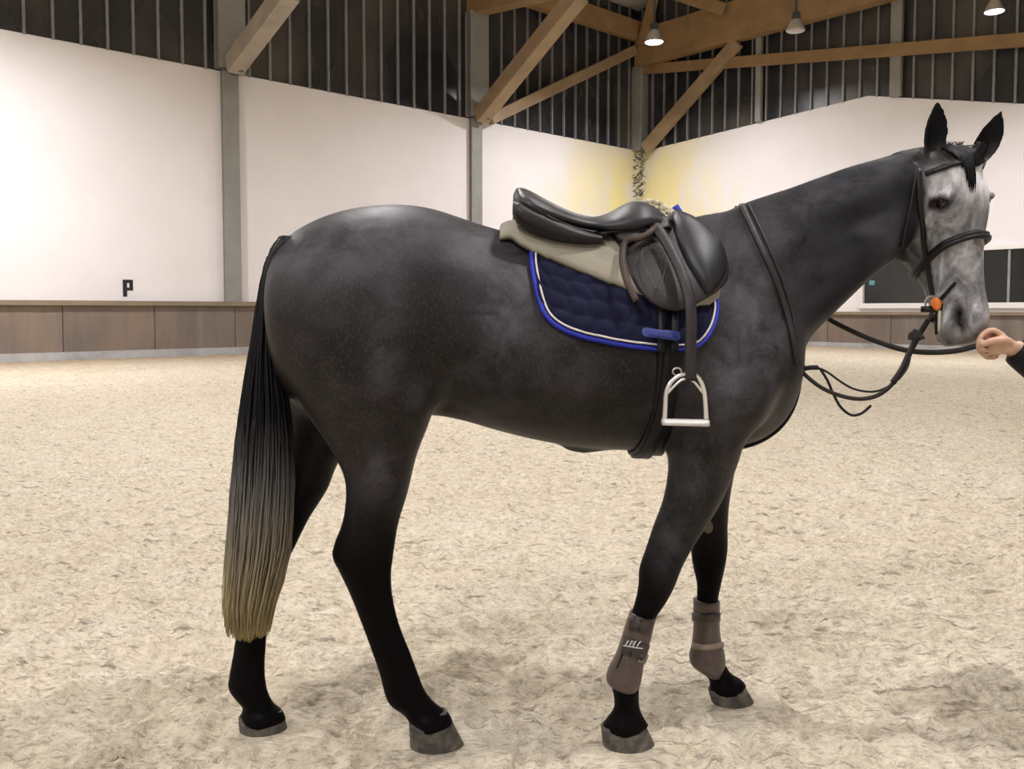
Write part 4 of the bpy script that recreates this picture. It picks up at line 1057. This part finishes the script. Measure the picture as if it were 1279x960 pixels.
head_loop(lambda a: .266 + .048 * (1 - math.cos(a)), -1.3, 1.3, .013, .010, .006, 'noseband_padding', M['leather_seat'], 50, False, -.06)
head_loop(lambda a: .044 + .035 * (1 - math.cos(a)), -1.22, 1.22, .004, .018, .007, 'browband', M['strap'], 50, False, -.05)
head_loop(lambda a: .046 + .035 * (1 - math.cos(a)), -1.05, 1.05, .010, .0035, .002, 'browband_piping', M['girth_grey'], 50, False, -.05)
def head_strap(pts, w, th, off, name, mat, n=30):
    """pts: (s, angle) on the near side, mirrored to the far side"""
    S = smooth_path(pts, n)
    for sg in (1, -1):
        P, Q = [], []
        for s_, a in S: p, nr = head_hit(s_, a * sg, off, -.07); P.append(tuple(p)); Q.append(nr)
        A = np.array(P)
        for _ in range(4): A[1:-1] = .5 * A[1:-1] + .25 * (A[:-2] + A[2:])
        rb(MB().strap(A, Q, w, th), br, name, mat)
def sa(px, py):
    """pixel on the head -> (s, angle) of that point"""
    p, _ = hit(px, py); l = hlocal([tuple(p)])[0]; return (l[0], math.atan2(l[2], l[1] + .07))
def face_strap(pts, w, th, off, name, mat, n=30):
    """strap through points seen on the near side of the head, mirrored to its far side"""
    P, Q = [], []
    for x, y in smooth_path(pts, n): p, nr = hit(x, y, off); P.append(tuple(p)); Q.append(nr)
    A = np.array(P)
    for _ in range(6): A[1:-1] = .5 * A[1:-1] + .25 * (A[:-2] + A[2:])
    def mh(p): p = Vector(p); return p - HN * (2 * (p - HO).dot(HN))
    rb(MB().strap(A, Q, w, th), br, name, mat)
    P, Q = [], []
    for p in A: q = BV.find_nearest(mh(p)); P.append(tuple(q[0] + q[1] * off)); Q.append(q[1])
    A = np.array(P)
    for _ in range(6): A[1:-1] = .5 * A[1:-1] + .25 * (A[:-2] + A[2:])
    rb(MB().strap(A, Q, w, th), br, name, mat)
face_strap([(1147, 212), (1148, 236), (1149, 262), (1153, 292), (1158, 322), (1163, 350), (1167, 372)], .017, .006, .004, 'cheekpiece', M['strap'])
face_strap([(1144, 216), (1140, 240), (1134, 268), (1127, 296), (1124, 308)], .010, .005, .004, 'throatlatch', M['strap'])
head_strap([sa(x, y) for x, y in ((1172, 379), (1180, 369), (1188, 360), (1194, 352))], .010, .006, .004, 'flash_strap', M['strap'], 14)
# bit ring with rubber guard
bitp, bitn = hit(1169, 380, .012)
for sg in (1, -1):
    c = bitp if sg > 0 else bitp - HN * 2 * (bitp - HO).dot(HN)
    rb(MB().tube([c + HA * (.026 * math.cos(a)) + HD * (.026 * math.sin(a)) for a in np.linspace(0, 2 * PI, 26, endpoint=False)], .004, 8, True), br, 'bit_ring', M['steel'])
    cc = c + HD * .016
    rb(MB().rings([[cc + HN * (z * sg) + (HA * 1.15 * math.cos(a) + HD * .85 * math.sin(a)) * r for a in np.linspace(0, 2 * PI, 20, endpoint=False)] for z, r in ((-.012, .012), (.002, .019), (.010, .018), (.014, .010))]), br, 'bit_guard', M['orange'])
rb(MB().strap([hit(1176, y, .006)[0] for y in (388, 396, 404, 412)], [hit(1176, y)[1] for y in (388, 396, 404, 412)], .010, .006), br, 'lip_strap', M['lime'])
rb(MB().strap([hit(1173, y, .008)[0] for y in (386, 396, 406, 416)], [hit(1173, y)[1] for y in (386, 396, 406, 416)], .007, .006), br, 'curb_strap', M['strap'])
# loose strap ends by the bit
BD = bitp.y - .012; print('bit depth', bitp.y); b0 = U(1166, 384, BD)
rb(MB().strap([b0 + Vector((.02, 0, 0)), U(1160, 386, BD), U(1150, 386, BD + .01)], [(0, -1, .3)] * 3, .02, .005), br, 'strap_end', M['strap'])
rb(MB().strap([U(1180, 378, BD - .01), U(1172, 390, BD - .01), U(1163, 402, BD)], [(0, -1, 0)] * 3, .012, .004), br, 'strap_end', M['strap'])
# ---- reins and lead
def hang(pts, r, name, mat, root, n=60, flat=None):
    S = smooth_path(pts, n); P = [U(a, b, c) for a, b, c in S]
    m = MB()
    if flat: m.strap(P, [(0, -1, .15)] * n, flat, .006)
    else: m.tube(P, r, 8)
    return rb(m, root, name, mat)
rn = thing('reins', 'brown leather reins looping down from the bit to the horse\'s chest', 'reins', None, U(1090, 470, 2.52))
hang([(1168, 381, BD), (1158, 402, BD), (1146, 421, BD * .75 + .63), (1136, 440, BD * .5 + 1.257), (1126, 462, BD * .25 + 1.887), (1112, 482, 2.52), (1095, 494, 2.53), (1074, 498, 2.54), (1050, 494, 2.55), (1028, 485, 2.56), (1010, 472, 2.575), (999, 461, 2.585)], 0, 'rein', M['rubber_rein'], rn, 70, .013)
hang([(1158, 401, BD - .007), (1147, 419, BD * .75 + .623), (1137, 438, BD * .5 + 1.25), (1127, 460, BD * .25 + 1.88), (1115, 478, 2.512)], 0, 'rubber_grip', M['strap'], rn, 30, .019)
hang([(1112, 481, 2.525), (1100, 487, 2.53), (1085, 489, 2.54), (1065, 485, 2.55), (1048, 475, 2.56), (1034, 465, 2.57), (1020, 459, 2.58), (1002, 460, 2.59)], .0035, 'martingale_fork', M['strap'], rn, 40)
hang([(1024, 460, 2.575), (1033, 474, 2.57), (1041, 492, 2.56), (1050, 508, 2.555), (1063, 518, 2.55), (1076, 516, 2.545), (1088, 506, 2.54)], .0042, 'martingale_fork', M['strap'], rn, 40)
hang([(1022, 459, 2.58), (1012, 459, 2.585), (1000, 461, 2.59)], .0075, 'fork_join', M['strap'], rn, 12)
hang([(1137, 447, 2.515), (1133, 460, 2.515), (1124, 472, 2.515), (1113, 481, 2.52)], .0028, 'rein_end', M['leather_brown'], rn, 16)
pc_ = [U(x, y, BD * .75 + .615) for x, y in ((1143, 410), (1150, 414), (1157, 423), (1146, 426), (1135, 424), (1136, 416))]
rb(MB().prism(pc_, (0, .012, 0)), rn, 'rein_stop', M['leather_brown'], smooth=False, bevel=.003)
ld = thing('lead_rein', 'long dark rein passing behind the horse\'s neck to the handler\'s hand', 'rein', None, U(1130, 437, 2.6))
hang([(1005, 375, 2.80), (1035, 398, 2.78), (1068, 415, 2.74), (1100, 428, 2.70), (1130, 437, 2.66), (1160, 440, 2.62), (1190, 438.5, 2.58), (1212, 434, 2.55), (1228, 429, 2.53), (1243, 424, 2.525)], .0085, 'strap', M['rubber_rein'], ld, 60)

# ---- tendon boots on the fore legs
def boot(name_lab, rows, depth, near_face):
    b = thing('tendon_boot', name_lab, 'boot', 'tendon boots on the fore legs', U(rows[-1][0], rows[-1][1], depth))
    m = MB(); loft(m, [(*r[:4], depth, r[4], 1.0, .55) for r in rows], 50, 36); sh = rb(m, b, 'shell', M['boot'])
    bv = BVHTree.FromPolygons([Vector(v) + b.location for v in m.v], m.f)
    def bh(x, y, off):
        r = bv.ray_cast(Vector((0, 0, H)), ray(x, y))
        return (r[0] + r[1] * off, r[1]) if r[0] else (U(x, y, depth - .05), Vector((0, -1, 0)))
    def on(pts, w, th, name, mat, off=.001, n=16, root=b):
        S = smooth_path(pts, n); q = [bh(x, y, off) for x, y in S]
        m2 = MB().strap([p for p, _ in q], [nn for _, nn in q], w, th); m2.v = [Vector(v) - b.location for v in m2.v]; return m2.build(name, mat, root)
    return b, on, bh
nb, on, bh = boot('brown leather tendon boot on the near foreleg with twin straps', [(787, 763, 820, 770, .048), (781, 780, 817, 780, .050), (775, 800, 813, 797, .049), (768, 818, 809, 814, .050), (760, 834, 804, 830, .053), (757, 846, 802, 843, .056), (760, 854, 800, 853, .055), (768, 858, 797, 858, .048)], 2.535, True)
on([(787, 777), (794, 778), (803, 781), (812, 784)], .045, .006, 'strap', M['boot_strap']); on([(779, 805), (786, 807), (796, 811), (806, 815)], .05, .006, 'strap', M['boot_strap'])
for x0, y0, x1, y1 in ((791, 776, 796, 790), (797, 775, 803, 785)): pass
for (x, y) in ((798, 785), (801, 774), (787, 817), (799, 821)):
    p, nn = bh(x, y, .007); t1 = nn.orthogonal().normalized(); t2 = nn.cross(t1)
    m = MB().rings([[p + (t1 * math.cos(a) + t2 * math.sin(a)) * r + nn * z for a in np.linspace(0, 2 * PI, 12, endpoint=False)] for r, z in ((.006, -.002), (.006, .002), (.003, .004))])
    m.v = [Vector(v) - nb.location for v in m.v]; m.build('stud', M['leather_brown'], nb)
for k in range(4):
    on([(783 + k * 4.2, 806), (787 + k * 4.2, 799)], .0035, .003, 'white_stripe', M['white_mark'], .008, 4)
on([(781, 806), (801, 808)], .003, .003, 'white_stripe', M['white_mark'], .008, 6)
on([(784, 800), (777, 818), (771, 834)], .006, .003, 'edge_seam', M['leather_brown'], .001, 10)
on([(798, 820), (806, 822)], .03, .005, 'elastic_tab', M['boot_light'], .002, 5)
fb, on, bh = boot('brown tendon boot on the far foreleg, seen between the fore legs', [(866, 748, 899, 750, .046), (866, 765, 899, 766, .047), (866, 785, 899, 784, .047), (864, 803, 901, 800, .049), (861, 818, 905, 815, .054), (863, 829, 906, 828, .056), (872, 837, 904, 835, .054), (882, 842, 900, 841, .046)], 2.82, False)
on([(866, 806), (880, 808), (902, 805)], .02, .005, 'strap', M['boot_light']); on([(866, 770), (880, 771), (898, 770)], .03, .005, 'strap', M['boot_strap'])
q_ = BV.find_nearest(U(884, 658, 2.765)); p_, n_ = q_[0] + q_[1] * .002, q_[1]; m = MB().rings([[p_ + Vector((.017 * math.cos(a) * r, -.003 + z, .024 * math.sin(a) * r)) for a in np.linspace(0, 2 * PI, 16, endpoint=False)] for r, z in ((1, .006), (.9, -.002), (.5, -.006))])
m.build('chestnut', plain('horn_chestnut', (.12, .105, .085), .8), horse)

# ================================================================== handler, mostly outside the picture: the hand and cuff come in from the right
per = thing('person', 'handler in a black jacket reaching in with one bare hand holding the rein', 'person', None, (2.02, 2.62, 0))
def remeshed(m, name, mat, voxel, root, it=4):
    raw = mesh_obj('raw', m.v, m.f, None); q = raw.modifiers.new('r', 'REMESH'); q.mode = 'VOXEL'; q.voxel_size = voxel
    s_ = raw.modifiers.new('s', 'SMOOTH'); s_.factor = .5; s_.iterations = it
    me = bpy.data.meshes.new_from_object(raw.evaluated_get(bpy.context.evaluated_depsgraph_get())); bpy.data.objects.remove(raw, do_unlink=True)
    me.transform(Matrix.Translation(-root.location)); me.polygons.foreach_set('use_smooth', [True] * len(me.polygons)); me.materials.clear(); me.materials.append(mat); me.name = name
    return new_obj(name, me, root)
BX, BY = 2.02, 2.62
def ell(z, rx, ry, cx=BX, cy=BY, n=24): return [Vector((cx + rx * math.cos(a), cy + ry * math.sin(a), z)) for a in [2 * math.pi * k / n for k in range(n)]]
wr_ = U(1266, 434, 2.53); elb = Vector((1.70, 2.50, 1.10)); sho = Vector((2.0, 2.44, 1.40)); sho2 = Vector((2.02, 2.80, 1.40)); elb2 = Vector((2.06, 2.86, 1.12)); wr2 = Vector((1.92, 2.84, .90))
hx, hy = BX - .05, BY
def torso(m, g): m.rings([ell(z, rx + g, ry + g, BX + cx) for z, rx, ry, cx in ((.80, .10, .14, 0), (.88, .125, .175, .01), (.98, .12, .165, 0), (1.10, .115, .15, -.005), (1.24, .13, .175, -.01), (1.34, .125, .185, -.005), (1.41, .10, .165, 0), (1.46, .06, .08, 0))])
bodym = MB(); torso(bodym, 0)
bodym.rings([ell(z, rx, ry, BX + cx, BY) for z, rx, ry, cx in ((1.42, .06, .065, 0), (1.50, .056, .058, -.01), (1.54, .06, .06, -.02), (1.56, .085, .06, -.04), (1.60, .10, .07, -.035), (1.66, .105, .076, -.03), (1.72, .10, .076, -.025), (1.77, .075, .06, -.02), (1.79, .03, .03, -.02))])
bodym.tube([Vector((BX - .125, BY, 1.675)), Vector((BX - .150, BY, 1.645)), Vector((BX - .128, BY, 1.63))], [.012, .017, .014], 8)   # nose
bodym.tube([Vector((BX - .122, BY - .022, 1.60)), Vector((BX - .132, BY, 1.602)), Vector((BX - .122, BY + .022, 1.60))], [.007, .010, .007], 8)      # mouth
for sg in (-1, 1): bodym.tube([Vector((BX - .02, BY + sg * .076, 1.69)), Vector((BX - .012, BY + sg * .09, 1.665)), Vector((BX - .025, BY + sg * .08, 1.63))], [.010, .014, .009], 8)
for a, b, c in ((sho, elb, wr_), (sho2, elb2, wr2)): bodym.tube(smooth_path([a, (a + b) / 2, b, (b + c) / 2, c], 24), [.055 - .028 * i / 23 for i in range(24)], 14)
legs_ = [[Vector((BX, BY + sg * .09, .88)), Vector((BX - .03 * sg, BY + sg * .10, .48)), Vector((BX - .02 * sg, BY + sg * .11, .09))] for sg in (-1, 1)]
for L_ in legs_: bodym.tube(smooth_path(L_, 20), [.08 - .045 * i / 19 for i in range(20)], 14)
def hand(m, w, K, fl, spread, thumb, r=.0088):
    """w wrist, K knuckle centre, fl finger chains as offsets"""
    for ch in fl: m.tube(smooth_path(ch, 12), [r * (1.08 - .30 * i / 11) for i in range(12)], 10)
    m.tube(smooth_path(thumb, 12), [.015 - .0065 * i / 11 for i in range(12)], 10)
    ax = (K - w).normalized(); sp = (spread - ax * spread.dot(ax)).normalized(); th = ax.cross(sp)
    R = []
    for t, a, b in ((-.25, .024, .020), (.05, .026, .019), (.35, .034, .019), (.7, .040, .017), (1.0, .040, .014), (1.1, .034, .009)):
        c = w + (K - w) * t; R.append([c + sp * a * math.cos(q) + th * b * math.sin(q) for q in [2 * math.pi * k / 16 for k in range(16)]])
    m.rings(R)
d0 = 2.53; Kc = U(1242, 420, d0)
fing = []
for (dy, pts) in [(-.028, [(1254, 420), (1240, 412), (1228, 417), (1222, 428), (1227, 437), (1238, 436)]), (-.009, [(1255, 422), (1240, 414), (1226, 422), (1222, 434), (1229, 443), (1240, 440)]),
                  (.010, [(1256, 424), (1242, 418), (1228, 427), (1226, 439), (1234, 447), (1243, 443)]), (.028, [(1257, 427), (1245, 422), (1233, 431), (1232, 441), (1239, 447), (1246, 444)])]:
    fing.append([U(x, y, d0 + dy) for x, y in pts])
thumb = [U(1260, 427, d0 - .028), U(1250, 425, d0 - .044), U(1238, 426, d0 - .048), U(1225, 431, d0 - .044)]
for q_ in (-.02, 0, .02): bodym.tube([wr_ + Vector((0, q_ * .5, 0)), U(1252, 430, d0 + q_), U(1240, 428, d0 + q_), U(1232, 426, d0 + q_)], [.018, .018, .016, .011], 10)
for q_ in (-.018, .004, .024): bodym.tube([wr_ + Vector((0, q_ * .5, -.008)), U(1253, 435, d0 + q_), U(1243, 436, d0 + q_), U(1235, 433, d0 + q_)], [.018, .017, .015, .011], 10)
hand(bodym, wr_, Kc, fing, Vector((0, 1, .15)), thumb)
w2 = wr2; k2 = w2 + Vector((-.04, 0, -.085))
hand(bodym, w2, k2, [[k2 + Vector((q * .012, dq, .01)), k2 + Vector((-.01, dq, -.03)), k2 + Vector((0, dq, -.06)), k2 + Vector((.02, dq, -.075 + abs(dq) * .3))] for q, dq in ((0, -.03), (0, -.01), (0, .01), (0, .03))], Vector((0, 1, 0)),
     [w2 + Vector((-.02, -.03, -.02)), w2 + Vector((-.05, -.045, -.05)), w2 + Vector((-.06, -.04, -.09))])
remeshed(bodym, 'body', M['skin'], .0042, per, 3)
jk = MB(); torso(jk, .03)
fw_ = wr_ + (elb - wr_).normalized() * -.004
jk.tube(smooth_path([sho + Vector((.02, .05, .01)), sho, (sho + elb) / 2, elb, (elb + wr_) / 2 + Vector((0, 0, -.01)), wr_ + (elb - wr_) * .04], 30), [.085 - .038 * i / 29 for i in range(30)], 18)
jk.tube(smooth_path([sho2, (sho2 + elb2) / 2, elb2, (elb2 + wr2) / 2, wr2], 24), [.085 - .035 * i / 23 for i in range(24)], 16)
jk.rings([ell(z, r, r * 1.05) for z, r in ((1.42, .085), (1.48, .075), (1.51, .072))])
remeshed(jk, 'jacket', M['jacket'], .010, per, 4)
tr_ = MB()
for L_ in legs_: tr_.tube(smooth_path(L_, 20), [.105 - .045 * i / 19 for i in range(20)], 16)
tr_.rings([ell(z, rx, ry) for z, rx, ry in ((.78, .10, .15), (.86, .13, .185), (.96, .13, .18))])
remeshed(tr_, 'trousers', M['trousers'], .012, per, 4)
for L_ in legs_:
    f_ = L_[-1]; m = MB()
    m.rings([[Vector((f_.x + cx + rx * math.cos(a), f_.y + ry * math.sin(a), z)) for a in [2 * math.pi * k / 20 for k in range(20)]] for z, rx, ry, cx in ((-.015, .14, .048, -.06), (.03, .142, .05, -.06), (.065, .11, .047, -.04), (.10, .075, .05, 0), (.2, .065, .06, .005), (.32, .072, .068, .01))])
    m.v = [Vector(v) - per.location for v in m.v]; m.build('boot', M['rubber'], per)
m = MB(); m.rings([ell(z, rx, ry, BX + cx) for z, rx, ry, cx in ((1.60, .07, .080, .03), (1.66, .09, .088, .015), (1.72, .105, .088, -.008), (1.78, .09, .074, -.015), (1.81, .04, .035, -.015))])
m.v = [Vector(v) - per.location for v in m.v]; m.build('hair', M['hair_brown'], per)

for sg in (-1, 1):
    c = Vector((BX - .122, BY + sg * .030, 1.675)) - per.location
    MB().rings([[c + Vector((math.cos(b) * .011, math.cos(a) * math.sin(b) * .014, math.sin(a) * math.sin(b) * .008)) for a in [2 * math.pi * k / 12 for k in range(12)]] for b in np.linspace(.1, 3.0, 8)]).build('eye', M['eye'], per)
    MB().tube([c + Vector((-.004, -.018, .016)), c + Vector((-.010, 0, .021)), c + Vector((-.002, .018, .016))], .004, 6).build('eyebrow', M['hair_brown'], per)
